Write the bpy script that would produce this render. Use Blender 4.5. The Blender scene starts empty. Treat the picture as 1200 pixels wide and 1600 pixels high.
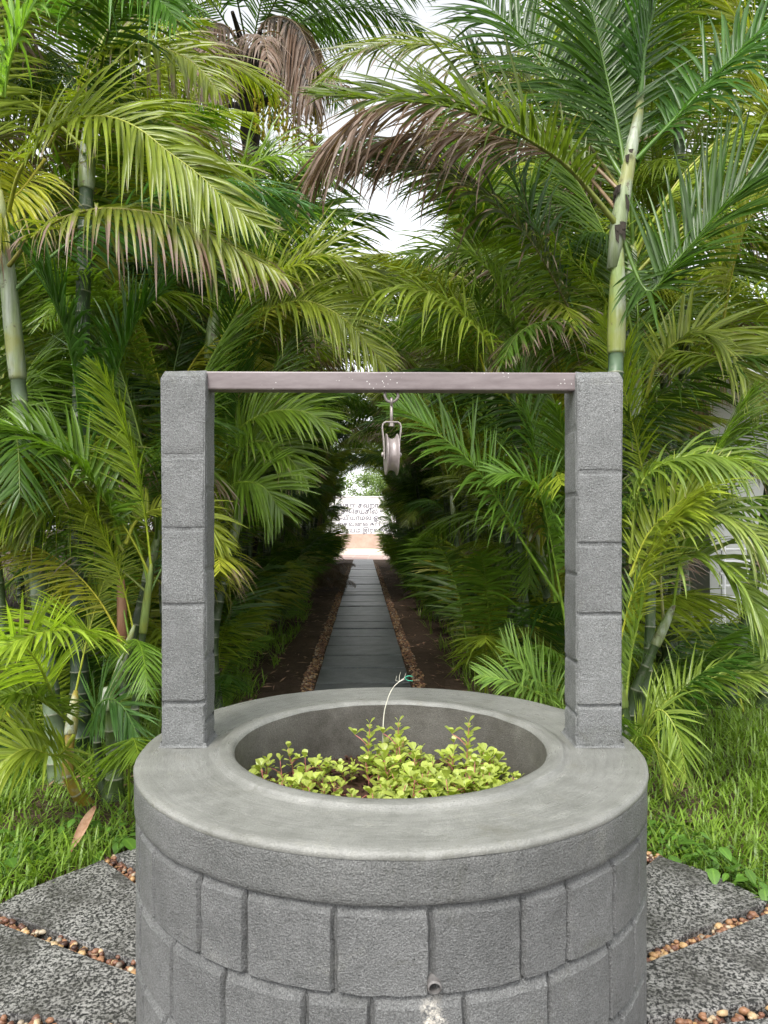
import bpy, math, random
import numpy as np
from mathutils import Vector, Matrix, noise

# ------------------------------------------------------------------ camera, sky, sun, exposure
scene = bpy.context.scene
COL = scene.collection
R_ = math.radians
F = 1100.0            # focal length in photo pixels
CAM_Z = 1.5
cam_d = bpy.data.cameras.new('camera')
cam_d.sensor_fit = 'VERTICAL'; cam_d.sensor_height = 24.0
cam_d.lens = 24.0 * F / 1600.0
cam_d.shift_y = 25.0 / 1600.0
cam_d.clip_start = 0.05; cam_d.clip_end = 600.0
cam = bpy.data.objects.new('camera', cam_d); COL.objects.link(cam)
cam.location = (0, 0, CAM_Z); cam.rotation_euler = (R_(90), 0, 0)
scene.camera = cam

SUN_EL, SUN_AZ = 54.0, 202.0      # azimuth clockwise from +Y
world = bpy.data.worlds.new('World'); scene.world = world
world.use_nodes = True
wn = world.node_tree.nodes; wl = world.node_tree.links
wn.clear()
w_out = wn.new('ShaderNodeOutputWorld'); w_bg = wn.new('ShaderNodeBackground')
w_sky = wn.new('ShaderNodeTexSky'); w_sky.sky_type = 'NISHITA'; w_sky.sun_disc = False
w_sky.sun_elevation = R_(SUN_EL); w_sky.sun_rotation = R_(SUN_AZ)
w_sky.air_density = 1.0; w_sky.dust_density = 1.5; w_sky.ozone_density = 1.0
w_hs = wn.new('ShaderNodeHueSaturation'); w_hs.inputs['Saturation'].default_value = 0.12
wl.new(w_sky.outputs[0], w_hs.inputs['Color'])
wl.new(w_hs.outputs[0], w_bg.inputs[0]); w_bg.inputs[1].default_value = 0.15
wl.new(w_bg.outputs[0], w_out.inputs[0])

sun_d = bpy.data.lights.new('sun', 'SUN'); sun_d.energy = 1.5; sun_d.angle = R_(18)
sun_d.color = (1.0, 0.96, 0.9)
sun = bpy.data.objects.new('sun', sun_d); COL.objects.link(sun)
az = R_(SUN_AZ); el = R_(SUN_EL)
sdir = Vector((math.sin(az) * math.cos(el), math.cos(az) * math.cos(el), math.sin(el)))
sun.rotation_euler = sdir.to_track_quat('Z', 'Y').to_euler()
sun.location = (0, 0, 20)

vs = scene.view_settings
vs.view_transform = 'Standard'; vs.look = 'None'; vs.gamma = 1.0; vs.use_curve_mapping = False
vs.exposure = 1.42
scene.render.engine = 'CYCLES'
scene.cycles.use_denoising = True
scene.cycles.use_adaptive_sampling = True; scene.cycles.adaptive_threshold = 0.025
scene.cycles.max_bounces = 6
scene.cycles.diffuse_bounces = 3
scene.cycles.glossy_bounces = 2
scene.cycles.transmission_bounces = 2
scene.cycles.transparent_max_bounces = 8
scene.cycles.sample_clamp_indirect = 6.0

# ------------------------------------------------------------------ helpers
def W(px, py, Y):
    """photo pixel and depth -> world point (used to read positions off the photograph)"""
    return Vector(((px - 600.0) / F * Y, Y, CAM_Z - (py - 825.0) / F * Y))

def tag(o, label, cat, group=None):
    o['label'] = label; o['category'] = cat
    if group: o['group'] = group
    return o

def link(o, parent=None):
    COL.objects.link(o)
    if parent is not None: o.parent = parent
    return o

def empty(name, loc=(0, 0, 0), parent=None):
    o = bpy.data.objects.new(name, None); o.location = loc; o.empty_display_size = 0.1
    return link(o, parent)

def mesh_from(name, verts, faces, mats, smooth=True, mat_idx=None, attr=None):
    me = bpy.data.meshes.new(name)
    me.from_pydata([tuple(v) for v in verts], [], faces)
    for m in (mats if isinstance(mats, (list, tuple)) else [mats]):
        me.materials.append(m)
    if mat_idx is not None:
        me.polygons.foreach_set('material_index', mat_idx)
    if attr is not None:
        a = me.attributes.new('leaf', 'FLOAT_COLOR', 'POINT')
        a.data.foreach_set('color', np.asarray(attr, dtype=np.float32).ravel())
    me.polygons.foreach_set('use_smooth', [smooth] * len(me.polygons))
    me.update()
    if name == 'block': me.set_sharp_from_angle(angle=math.radians(22))
    return me

def obj(name, me, parent=None, loc=None):
    o = bpy.data.objects.new(name, me)
    if loc is not None: o.location = loc
    return link(o, parent)

def smooth_curve(pts, n):
    """Catmull-Rom resample to n evenly spaced points"""
    P = [Vector(p) for p in pts]
    if len(P) == 2: P = [P[0], P[0].lerp(P[1], .5), P[1]]
    P = [P[0] * 2 - P[1]] + P + [P[-1] * 2 - P[-2]]
    out = []
    for i in range(1, len(P) - 2):
        p0, p1, p2, p3 = P[i - 1], P[i], P[i + 1], P[i + 2]
        for k in range(12):
            t = k / 12
            out.append(0.5 * ((2 * p1) + (p2 - p0) * t + (2 * p0 - 5 * p1 + 4 * p2 - p3) * t * t
                              + (3 * p1 - p0 - 3 * p2 + p3) * t ** 3))
    out.append(P[-2].copy())
    d = [0.0]
    for a, b in zip(out, out[1:]): d.append(d[-1] + (b - a).length)
    res = []; j = 0
    for i in range(n):
        s = d[-1] * i / (n - 1)
        while j < len(d) - 2 and d[j + 1] < s: j += 1
        seg = d[j + 1] - d[j]
        res.append(out[j].lerp(out[j + 1], 0 if seg < 1e-9 else min(1, (s - d[j]) / seg)))
    return res

class MB:
    """collects shapes into one mesh"""
    def __init__(s): s.v = []; s.f = []; s.mi = []; s.at = []
    def add(s, verts, faces, mi=0, at=None):
        b = len(s.v); s.v += [tuple(v) for v in verts]
        s.f += [tuple(b + i for i in f) for f in faces]; s.mi += [mi] * len(faces)
        s.at += (at if at is not None else [(0.5, 0, 0, 1)] * len(verts))
    def tube(s, pts, rad, n=8, cap=True, mi=0, at=None):
        pts = [Vector(p) for p in pts]
        rr = rad if isinstance(rad, (list, tuple)) else [rad] * len(pts)
        vs_, fs = [], []; ats = []
        T0 = (pts[1] - pts[0]).normalized()
        ref = Vector((0, 0, 1)) if abs(T0.z) < 0.9 else Vector((1, 0, 0))
        X = T0.cross(ref).normalized()
        for i, p in enumerate(pts):
            T = (pts[min(i + 1, len(pts) - 1)] - pts[max(i - 1, 0)]).normalized()
            X = (X - T * X.dot(T)).normalized(); Yv = T.cross(X)
            for k in range(n):
                a = 2 * math.pi * k / n
                vs_.append(p + (X * math.cos(a) + Yv * math.sin(a)) * rr[i])
                ats.append(at[i] if at else (0.5, 0, 0, 1))
        for i in range(len(pts) - 1):
            for k in range(n):
                fs.append((i * n + k, i * n + (k + 1) % n, (i + 1) * n + (k + 1) % n, (i + 1) * n + k))
        if cap:
            fs.append(tuple(range(n))[::-1]); fs.append(tuple((len(pts) - 1) * n + k for k in range(n)))
        s.add(vs_, fs, mi, ats)
    def box(s, c, size, rot=None, mi=0, bevel=0.0):
        hx, hy, hz = [a / 2 for a in size]
        M = rot if rot is not None else Matrix.Identity(3)
        c = Vector(c)
        if bevel <= 0:
            vs_ = [c + M @ Vector((x * hx, y * hy, z * hz)) for x in (-1, 1) for y in (-1, 1) for z in (-1, 1)]
            s.add(vs_, [(0, 1, 3, 2), (4, 6, 7, 5), (0, 4, 5, 1), (2, 3, 7, 6), (0, 2, 6, 4), (1, 5, 7, 3)], mi)
        else:
            b = bevel; vs_ = []; idx = {}
            for ax in range(3):
                for sx in (-1, 1):
                    for sy in (-1, 1):
                        for sz in (-1, 1):
                            h = [hx - b, hy - b, hz - b]; h[ax] += b
                            idx[(ax, sx, sy, sz)] = len(vs_)
                            vs_.append(c + M @ Vector((sx * h[0], sy * h[1], sz * h[2])))
            I = lambda ax, x, y, z: idx[(ax, x, y, z)]
            fs = []
            for q in (-1, 1):
                fs.append((I(0, q, -1, -1), I(0, q, 1, -1), I(0, q, 1, 1), I(0, q, -1, 1)))
                fs.append((I(1, -1, q, -1), I(1, 1, q, -1), I(1, 1, q, 1), I(1, -1, q, 1)))
                fs.append((I(2, -1, -1, q), I(2, 1, -1, q), I(2, 1, 1, q), I(2, -1, 1, q)))
                for r in (-1, 1):
                    fs.append((I(0, q, r, -1), I(0, q, r, 1), I(1, q, r, 1), I(1, q, r, -1)))
                    fs.append((I(0, q, -1, r), I(0, q, 1, r), I(2, q, 1, r), I(2, q, -1, r)))
                    fs.append((I(1, -1, q, r), I(1, 1, q, r), I(2, 1, q, r), I(2, -1, q, r)))
                    for t in (-1, 1):
                        fs.append((I(0, q, r, t), I(1, q, r, t), I(2, q, r, t)))
            s.add(vs_, fs, mi)
    def lathe(s, prof, n=48, axis=None, c=(0, 0, 0), closed=False, wob=0.0, mi=0):
        """prof: (radius, height) pairs; axis: 3x3 matrix whose Z is the turning axis"""
        M = axis if axis is not None else Matrix.Identity(3); c = Vector(c)
        vs_, fs = [], []
        for (r, h) in prof:
            for k in range(n):
                a = 2 * math.pi * k / n
                p = Vector((math.cos(a) * r, math.sin(a) * r, h))
                if wob:
                    q = p * 9.0
                    p += Vector((math.cos(a), math.sin(a), 0)) * wob * .35 * noise.noise(q * 4.7)
                    p += Vector((math.cos(a), math.sin(a), 0)) * wob * noise.noise(q) + Vector((0, 0, wob * .6 * noise.noise(q + Vector((7, 3, 1)))))
                vs_.append(c + M @ p)
        m = len(prof)
        for i in range(m if closed else m - 1):
            j = (i + 1) % m
            for k in range(n):
                fs.append((i * n + k, i * n + (k + 1) % n, j * n + (k + 1) % n, j * n + k))
        s.add(vs_, fs, mi)
    def build(s, name, mats, parent=None, smooth=False, attr=False, loc=None):
        me = mesh_from(name, s.v, s.f, mats, smooth, s.mi, s.at if attr else None)
        return obj(name, me, parent, loc)

def fix_normals(o):
    import bmesh
    bm = bmesh.new(); bm.from_mesh(o.data); bmesh.ops.recalc_face_normals(bm, faces=bm.faces)
    bm.to_mesh(o.data); bm.free()
    return o

# ------------------------------------------------------------------ materials
class N:
    """short-hand for building node materials"""
    def __init__(s, name):
        s.m = bpy.data.materials.new(name); s.m.use_nodes = True
        s.t = s.m.node_tree; s.n = s.t.nodes; s.n.clear()
        s.out = s.n.new('ShaderNodeOutputMaterial')
        s.tc = s.n.new('ShaderNodeTexCoord')
    def link(s, a, b): s.t.links.new(a, b)
    def new(s, t, **kw):
        n = s.n.new('ShaderNode' + t)
        for k, v in kw.items(): setattr(n, k, v)
        return n
    def noise(s, scale, detail=4, rough=.55, coord=None, dist=0):
        n = s.new('TexNoise'); n.inputs['Scale'].default_value = scale
        n.inputs['Detail'].default_value = detail; n.inputs['Roughness'].default_value = rough
        n.inputs['Distortion'].default_value = dist
        s.link(coord if coord is not None else s.tc.outputs['Object'], n.inputs['Vector'])
        return n.outputs['Fac']
    def voro(s, scale, coord=None, feature='F1'):
        n = s.new('TexVoronoi'); n.inputs['Scale'].default_value = scale; n.feature = feature
        s.link(coord if coord is not None else s.tc.outputs['Object'], n.inputs['Vector'])
        return n.outputs['Distance']
    def ramp(s, fac, stops):
        r = s.new('ValToRGB'); e = r.color_ramp.elements
        while len(e) < len(stops): e.new(0.5)
        for el, (p, c) in zip(e, stops):
            el.position = p; el.color = (c, c, c, 1) if isinstance(c, (int, float)) else tuple(c) + (1,)
        s.link(fac, r.inputs[0]); return r.outputs[0]
    def mix(s, a, b, fac, blend='MIX'):
        m = s.new('Mix', data_type='RGBA', blend_type=blend)
        for sock, val in ((m.inputs[0], fac), (m.inputs[6], a), (m.inputs[7], b)):
            if hasattr(val, 'is_output'): s.link(val, sock)
            elif isinstance(val, (int, float)): sock.default_value = val if sock == m.inputs[0] else (val, val, val, 1)
            else: sock.default_value = tuple(val) + (1,) if len(val) == 3 else val
        return m.outputs[2]
    def math(s, op, a, b=0.0, clamp=False):
        m = s.new('Math', operation=op); m.use_clamp = clamp
        for sock, val in ((m.inputs[0], a), (m.inputs[1], b)):
            if hasattr(val, 'is_output'): s.link(val, sock)
            else: sock.default_value = val
        return m.outputs[0]
    def bump(s, h, strength, dist, prev=None):
        b = s.new('Bump'); b.inputs['Strength'].default_value = strength; b.inputs['Distance'].default_value = dist
        s.link(h, b.inputs['Height'])
        if prev is not None: s.link(prev, b.inputs['Normal'])
        return b.outputs[0]
    def principled(s, col, rough=.6, spec=.4, normal=None, metal=0.0):
        p = s.new('BsdfPrincipled')
        for key, val in (('Base Color', col), ('Roughness', rough)):
            if hasattr(val, 'is_output'): s.link(val, p.inputs[key])
            elif isinstance(val, (int, float)): p.inputs[key].default_value = val
            else: p.inputs[key].default_value = tuple(val) + (1,)
        p.inputs['Specular IOR Level'].default_value = spec; p.inputs['Metallic'].default_value = metal
        if normal is not None: s.link(normal, p.inputs['Normal'])
        s.link(p.outputs[0], s.out.inputs[0]); return p

def mat_concrete(name, c0, c1, grain=1.0, rough=.55, stain=False, mottled=.5, fine=1.0, trowel=False):
    n = N(name)
    big = n.noise(3.5, 5, .6); mid = n.noise(22, 4, .6); f1 = n.noise(230, 3, .7); f2 = n.noise(520, 2, .6)
    f = n.math('ADD', n.math('MULTIPLY', big, mottled), n.math('MULTIPLY', mid, 1 - mottled))
    grain_b = grain
    oi = n.new('ObjectInfo')
    col = n.mix(c0, c1, n.ramp(f, [(.36, 0.0), (.64, 1.0)]))
    col = n.mix(col, n.ramp(oi.outputs['Random'], [(0.0, .80), (1.0, .98)]), 1, 'MULTIPLY')
    wear = n.ramp(n.noise(6, 6, .8, dist=1.0), [(.58, 0.0), (.72, 1.0)])
    col = n.mix(col, n.mix(col, (1.28, 1.27, 1.2), 1, 'MULTIPLY'), wear)
    dirt = n.ramp(n.noise(4.3, 6, .75, dist=.5), [(.30, 1.0), (.42, 0.0)])
    col = n.mix(col, n.mix(col, (.72, .72, .66), 1, 'MULTIPLY'), dirt)
    col = n.mix(col, n.ramp(f1, [(.3, .58), (.7, 1.38)]), .7 * min(1, grain), 'MULTIPLY')
    speck = n.noise(330, 2, .8)
    col = n.mix(col, n.ramp(speck, [(.36, .52), (.5, 1.0), (.64, 1.65)]), .62 * min(1, grain), 'MULTIPLY')  # cement speckle with dark pits; its brightest specks are glints painted into the colour
    pits = n.ramp(n.voro(75), [(.03, 0.0), (.16, 1.0)])
    pm = n.ramp(n.noise(30, 2), [(.5, 1.0), (.62, 0.0)])
    pit = n.math('MAXIMUM', pits, pm)
    col = n.mix(n.mix(col, (.45, .45, .45), 1, 'MULTIPLY'), col, pit)
    if stain:
        # lime crust run below the drain pipe: a vertical streak with ragged sides
        sep = n.new('SeparateXYZ'); n.link(n.tc.outputs['Object'], sep.inputs[0])
        wob = n.noise(26, 5, .7)
        dx = n.math('ABSOLUTE', n.math('ADD', n.math('SUBTRACT', sep.outputs[0], STAIN_X), n.math('MULTIPLY', n.math('SUBTRACT', wob, .5), .07)))
        inx = n.ramp(dx, [(.010, 1.0), (.026, 0.0)])
        inz = n.ramp(n.math('SUBTRACT', STAIN_Z, sep.outputs[2]), [(0.0, 0.0), (.03, 1.0)])
        iny = n.ramp(sep.outputs[1], [(1.40, 1.0), (1.42, 0.0)])
        s = n.math('MULTIPLY', n.math('MULTIPLY', inx, inz), iny)
        s = n.math('MULTIPLY', s, n.ramp(n.noise(55, 4, .8), [(.42, 0.0), (.55, 1.0)]))
        col = n.mix(col, (.75, .70, .62), s)
    b = n.bump(n.noise(9, 3), .35, .006)
    b = n.bump(n.noise(70, 5, .75), .6 * grain, .005, b)
    b = n.bump(f1, .85 * grain, .006, b)
    b = n.bump(f2, .45 * fine, .0012, b)
    b = n.bump(pit, .6 * grain, .002, b)
    rsrc = f1
    if trowel:     # arcs left by the trowel, running round the rim
        sub = n.new('VectorMath', operation='SUBTRACT'); n.link(n.tc.outputs['Object'], sub.inputs[0]); sub.inputs[1].default_value = (WX, WY, 0)
        sp = n.new('SeparateXYZ'); n.link(sub.outputs[0], sp.inputs[0])
        ang = n.math('ARCTAN2', sp.outputs[1], sp.outputs[0]); ln = n.new('VectorMath', operation='LENGTH'); n.link(sub.outputs[0], ln.inputs[0])
        cb = n.new('CombineXYZ'); n.link(n.math('MULTIPLY', ang, 2.2), cb.inputs[0])
        x2 = n.math('ADD', n.math('MULTIPLY', sp.outputs[0], sp.outputs[0]), n.math('MULTIPLY', sp.outputs[1], sp.outputs[1]))
        n.link(n.math('MULTIPLY', n.math('SQRT', x2), 38), cb.inputs[1])
        tro = n.noise(1.6, 6, .68, cb.outputs[0], .6)
        col = n.mix(col, n.ramp(tro, [(.32, .78), (.5, 1.0), (.68, 1.2)]), .6, 'MULTIPLY')
        blot = n.ramp(n.noise(11, 6, .75), [(.56, 0.0), (.70, 1.0)])
        col = n.mix(col, n.mix(col, (.72, .70, .64), 1, 'MULTIPLY'), n.math('MULTIPLY', blot, .8))
        b = n.bump(tro, .45, .004, b); rsrc = tro
    rr = n.ramp(rsrc, [(.3, rough + .1), (.7, rough - .1)])
    n.principled(col, rr, .45, b)
    return n.m

WX, WY, WR, WZ = 0.018, 1.985, 0.68, 0.90
STAIN_X = 0.094; STAIN_Z = 0.628
M_WALL = mat_concrete('cement_block', (.135, .138, .136), (.20, .203, .20), 1.3, .44, True)
M_POST = mat_concrete('cement_post', (.176, .182, .178), (.245, .252, .248), 1.3, .46)
M_RIM = mat_concrete('cement_rim', (.175, .178, .16), (.285, .287, .265), .4, .33, False, .6, .9, True)
M_RIMSIDE = mat_concrete('cement_rim_side', (.135, .139, .134), (.20, .203, .197), 1.2, .44)
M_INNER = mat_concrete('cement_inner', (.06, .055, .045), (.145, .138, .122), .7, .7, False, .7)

def mat_granite():
    n = N('granite_slab')
    a = n.noise(85, 4, .8); b = n.noise(4, 3); c = n.noise(14, 4, .7)
    sp = n.ramp(a, [(.46, 0.0), (.56, 1.0)])
    col = n.mix((.016, .016, .017), (.30, .295, .28), sp)
    dark = n.ramp(n.math('ADD', n.math('MULTIPLY', b, .6), n.math('MULTIPLY', c, .4)), [(.44, 1.0), (.60, .25)])
    col = n.mix((.035, .033, .03), col, dark)
    bb = n.bump(a, .5, .004); bb = n.bump(c, .5, .008, bb)
    n.principled(col, .5, .45, bb); return n.m
def mat_pathslab():
    n = N('path_slab')
    oi = n.new('ObjectInfo')
    a = n.noise(45, 5, .7); c = n.noise(5, 4, .6)
    col = n.mix((.075, .083, .088), (.15, .16, .165), n.ramp(c, [(.35, 0.0), (.65, 1.0)]))
    col = n.mix(col, n.ramp(a, [(.35, .55), (.7, 1.25)]), .7, 'MULTIPLY')
    col = n.mix(col, n.ramp(oi.outputs['Random'], [(0.0, .7), (1.0, 1.25)]), 1.0, 'MULTIPLY')
    bb = n.bump(a, .5, .004); bb = n.bump(c, .4, .01, bb)
    n.principled(col, .42, .5, bb); return n.m
def mat_pebble():
    n = N('pebble')
    a = n.new('Attribute'); a.attribute_name = 'leaf'
    sep = n.new('SeparateColor'); n.link(a.outputs['Color'], sep.inputs[0])
    col = n.ramp(sep.outputs[0], [(0.0, (.055, .03, .024)), (.35, (.20, .095, .06)), (.6, (.30, .16, .085)), (.8, (.46, .29, .13)), (.92, (.5, .42, .3)), (1.0, (.14, .12, .11))])
    col = n.mix(col, n.ramp(n.noise(90, 3), [(.3, .75), (.7, 1.15)]), 1, 'MULTIPLY')
    n.principled(col, .45, .4, n.bump(n.noise(120, 3), .3, .002)); return n.m
def mat_soil(name, c0, c1, scale=1.0):
    n = N(name)
    a = n.noise(1.3 * scale, 5, .65); b = n.noise(26 * scale, 6, .75)
    col = n.mix(c0, c1, n.ramp(a, [(.35, 0.0), (.65, 1.0)]))
    col = n.mix(col, n.ramp(b, [(.3, .5), (.7, 1.4)]), .8, 'MULTIPLY')
    bb = n.bump(n.noise(6 * scale, 4), .6, .04 / scale); bb = n.bump(b, .9, .02 / scale, bb)
    n.principled(col, .9, .15, bb); return n.m
M_GRANITE = mat_granite(); M_SLAB = mat_pathslab(); M_PEB = mat_pebble()
M_GROUND = mat_soil('earth_ground', (.05, .035, .022), (.085, .06, .036))
M_BED = mat_soil('path_bed_earth', (.062, .042, .030), (.115, .078, .055))
M_POTSOIL = mat_soil('potting_soil', (.035, .019, .013), (.085, .045, .031), 6.0)

def leaf_shader(name, rough=.36, transl=.40, obj_color=True, base=None, vary=.5, spec=.5):
    n = N(name)
    a = n.new('Attribute'); a.attribute_name = 'leaf'
    sep = n.new('SeparateColor'); n.link(a.outputs['Color'], sep.inputs[0])
    oi = n.new('ObjectInfo')
    r, g, bb = sep.outputs[0], sep.outputs[1], sep.outputs[2]
    col = oi.outputs['Color'] if obj_color else None
    if col is None:
        rgb = n.new('RGB'); rgb.outputs[0].default_value = tuple(base) + (1,); col = rgb.outputs[0]
    # leaf to leaf variation in brightness and yellowness
    yel = n.mix(col, n.mix(col, (1.28, 1.15, .85), 1, 'MULTIPLY'), n.math('MULTIPLY', r, vary))
    dk = n.mix(yel, n.ramp(n.math('FRACT', n.math('MULTIPLY', r, 7.31)), [(0.0, .72), (1.0, 1.25)]), .8, 'MULTIPLY')
    pos = n.noise(9, 3, .6)
    dk = n.mix(dk, n.ramp(pos, [(.3, .8), (.7, 1.18)]), 1, 'MULTIPLY')
    # pale midrib
    dk = n.mix(n.mix(dk, (1.5, 1.4, 1.3), 1, 'MULTIPLY'), dk, n.ramp(bb, [(0.0, 0.0), (.25, 1.0)]))
    # dryness (object alpha): brown from the tips inwards
    dry = oi.outputs['Alpha'] if obj_color else 0.0
    s = n.math('ADD', n.math('ADD', g, n.math('MULTIPLY', r, .42)), n.math('MULTIPLY', dry, 1.5))
    s = n.math('ADD', s, n.math('MULTIPLY', n.math('SUBTRACT', n.noise(14, 3), .5), .7))
    k = n.math('MULTIPLY', n.math('SUBTRACT', s, 1.36), 4.0, True)
    brown = n.mix((.15, .085, .05), (.30, .235, .20), n.math('FRACT', n.math('MULTIPLY', r, 3.7)))
    fin = n.mix(dk, brown, k)
    p = n.new('BsdfPrincipled'); n.link(fin, p.inputs['Base Color'])
    n.link(n.math('ADD', n.math('MULTIPLY', k, .35), rough, True), p.inputs['Roughness'])
    p.inputs['Specular IOR Level'].default_value = spec
    tr = n.new('BsdfTranslucent')
    n.link(n.mix(fin, (1.4, 1.5, .6), 1, 'MULTIPLY'), tr.inputs[0])
    ms = n.new('MixShader'); n.link(n.math('SUBTRACT', transl, n.math('MULTIPLY', k, .15)), ms.inputs[0])
    n.link(p.outputs[0], ms.inputs[1]); n.link(tr.outputs[0], ms.inputs[2])
    n.link(ms.outputs[0], n.out.inputs[0])
    return n.m
M_LEAF = leaf_shader('palm_leaflet')
M_GRASS = leaf_shader('grass_blade', .45, .35, False, (.155, .265, .032), .7)
M_WEED = leaf_shader('weed_leaf', .4, .3, False, (.085, .19, .028), .5)
M_PURS = leaf_shader('purslane_leaf', .38, .33, False, (.37, .45, .10), .35)
M_TREE = leaf_shader('tree_leaf', .45, .3, True)

def mat_simple(name, c0, c1, scale, rough=.5, spec=.4, metal=0.0, bump=0.0, stretch=None):
    n = N(name); co = None
    if stretch:
        mp = n.new('Mapping'); mp.inputs['Scale'].default_value = stretch
        n.link(n.tc.outputs['Object'], mp.inputs[0]); co = mp.outputs[0]
    a = n.noise(scale, 5, .6, co)
    col = n.mix(c0, c1, n.ramp(a, [(.35, 0.0), (.65, 1.0)]))
    n.principled(col, rough, spec, n.bump(a, bump, .004) if bump else None, metal); return n.m
def mat_rachis():
    n = N('palm_rachis'); oi = n.new('ObjectInfo')
    col = n.mix(n.mix(oi.outputs['Color'], (1.5, 1.3, .9), 1, 'MULTIPLY'), (.24, .17, .10), n.math('MULTIPLY', oi.outputs['Alpha'], .9))
    col = n.mix(col, n.ramp(n.noise(20, 3), [(.3, .7), (.7, 1.2)]), 1, 'MULTIPLY')
    n.principled(col, .4, .4); return n.m
M_RACHIS = mat_rachis()
def mat_cane():
    n = N('palm_cane')
    a = n.new('Attribute'); a.attribute_name = 'leaf'
    sep = n.new('SeparateColor'); n.link(a.outputs['Color'], sep.inputs[0])
    oi = n.new('ObjectInfo')
    z = n.noise(5, 4, .6)
    g = n.mix(oi.outputs['Color'], n.mix(oi.outputs['Color'], (.55, .6, .6), 1, 'MULTIPLY'), n.ramp(z, [(.4, 0.0), (.62, 1.0)]))
    g = n.mix(g, (.20, .20, .165), n.ramp(n.noise(17, 5, .7), [(.55, 0.0), (.75, .75)]))
    col = n.mix(g, (.24, .25, .18), n.ramp(sep.outputs[1], [(.5, 0.0), (.95, .8)]))
    n.principled(col, .42, .4, n.bump(n.noise(60, 3), .25, .004)); return n.m
M_CANE = mat_cane()
def mat_shaft():
    n = N('palm_crownshaft'); oi = n.new('ObjectInfo')
    mp = n.new('Mapping'); mp.inputs['Scale'].default_value = (1, 1, .18); n.link(n.tc.outputs['Object'], mp.inputs[0])
    col = n.mix(oi.outputs['Color'], (.36, .40, .31), n.ramp(n.noise(13, 4, .6, mp.outputs[0]), [(.42, 0.0), (.6, 1.0)]))
    mp2 = n.new('Mapping'); mp2.inputs['Scale'].default_value = (1, 1, .05); n.link(n.tc.outputs['Object'], mp2.inputs[0])
    col = n.mix(col, n.ramp(n.noise(90, 4, .7, mp2.outputs[0]), [(.3, .62), (.7, 1.3)]), .8, 'MULTIPLY')
    col = n.mix(col, n.mix(oi.outputs['Color'], (1.1, .9, .45), 1, 'MULTIPLY'), n.ramp(n.noise(4, 3), [(.5, 0.0), (.62, .7)]))
    col = n.mix(col, (.09, .06, .042), n.ramp(n.noise(9, 6, .75), [(.585, 0.0), (.64, .85)]))
    n.principled(col, .45, .35); return n.m
M_SHAFT = mat_shaft()
M_SHEATH = mat_simple('dry_sheath', (.20, .085, .045), (.30, .17, .10), 9, .6, .3, 0, .3, (1, 1, .2))
M_DARKTRUNK = mat_simple('dark_palm_trunk', (.018, .015, .012), (.05, .042, .033), 14, .85, .2, 0, .8)
def mat_beam():
    n = N('mauve_primer_paint')
    mp = n.new('Mapping'); mp.inputs['Scale'].default_value = (.2, 1, 1); n.link(n.tc.outputs['Object'], mp.inputs[0])
    a = n.noise(26, 6, .7, mp.outputs[0])
    col = n.mix((.135, .108, .108), (.215, .182, .182), n.ramp(a, [(.35, 0.0), (.65, 1.0)]))
    chips = n.math('MULTIPLY', n.ramp(n.voro(85), [(.10, 1.0), (.16, 0.0)]), n.ramp(n.noise(9, 3), [(.54, 0.0), (.60, 1.0)]))
    col = n.mix(col, (.6, .58, .56), chips)
    rust = n.ramp(n.noise(14, 6, .8), [(.63, 0.0), (.70, .8)])
    col = n.mix(col, (.10, .065, .05), rust)
    n.principled(col, .45, .45, n.bump(a, .25, .002)); return n.m
M_BEAM = mat_beam()
M_STEEL = mat_simple('worn_galvanised_steel', (.24, .205, .185), (.36, .33, .31), 60, .42, .6, .35, .2)
M_WHEEL = mat_simple('dull_cast_pulley', (.25, .215, .205), (.33, .29, .28), 50, .38, .6, .3, .15)
M_PIPE = mat_simple('rusted_pipe', (.13, .12, .115), (.20, .195, .19), 70, .5, .4, .2, .3)
M_PIPEIN = mat_simple('pipe_bore', (.012, .009, .007), (.03, .02, .012), 40, .8)
M_PINK = mat_simple('pink_stem', (.34, .09, .10), (.42, .2, .13), 30, .45)
M_STALK = mat_simple('bleached_stalk', (.5, .48, .4), (.62, .6, .52), 30, .5)
M_GREENBIT = mat_simple('teal_tie', (.03, .36, .22), (.05, .42, .27), 30, .4)
M_WHITE = mat_simple('white_painted_wall', (.70, .69, .70), (.80, .79, .79), 1.2, .6)
M_INK = mat_simple('dark_blue_lettering', (.03, .03, .06), (.045, .045, .08), 5, .6)
M_PLINTH = mat_simple('rendered_plinth', (.36, .26, .21), (.46, .34, .28), 2, .8)
M_HOUSE = mat_simple('house_render', (.42, .43, .40), (.55, .56, .53), .8, .7)
M_HOUSEGLASS = mat_simple('window_glass', (.04, .06, .06), (.09, .12, .12), .5, .08, .6)
M_RAIL = mat_simple('white_rail', (.7, .7, .7), (.8, .8, .8), 3, .5)
M_BRICK = mat_simple('weathered_brick', (.10, .065, .05), (.20, .13, .10), 8, .85, .2, 0, .5)
M_MORTAR = mat_simple('mortar', (.12, .11, .10), (.2, .19, .17), 20, .9)
M_DRYLEAF = mat_simple('dead_leaf', (.24, .13, .075), (.40, .26, .17), 18, .65, .3, 0, .3)
M_BARK = mat_simple('grey_bark', (.10, .085, .07), (.2, .175, .15), 12, .85, .2, 0, .6)
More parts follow.
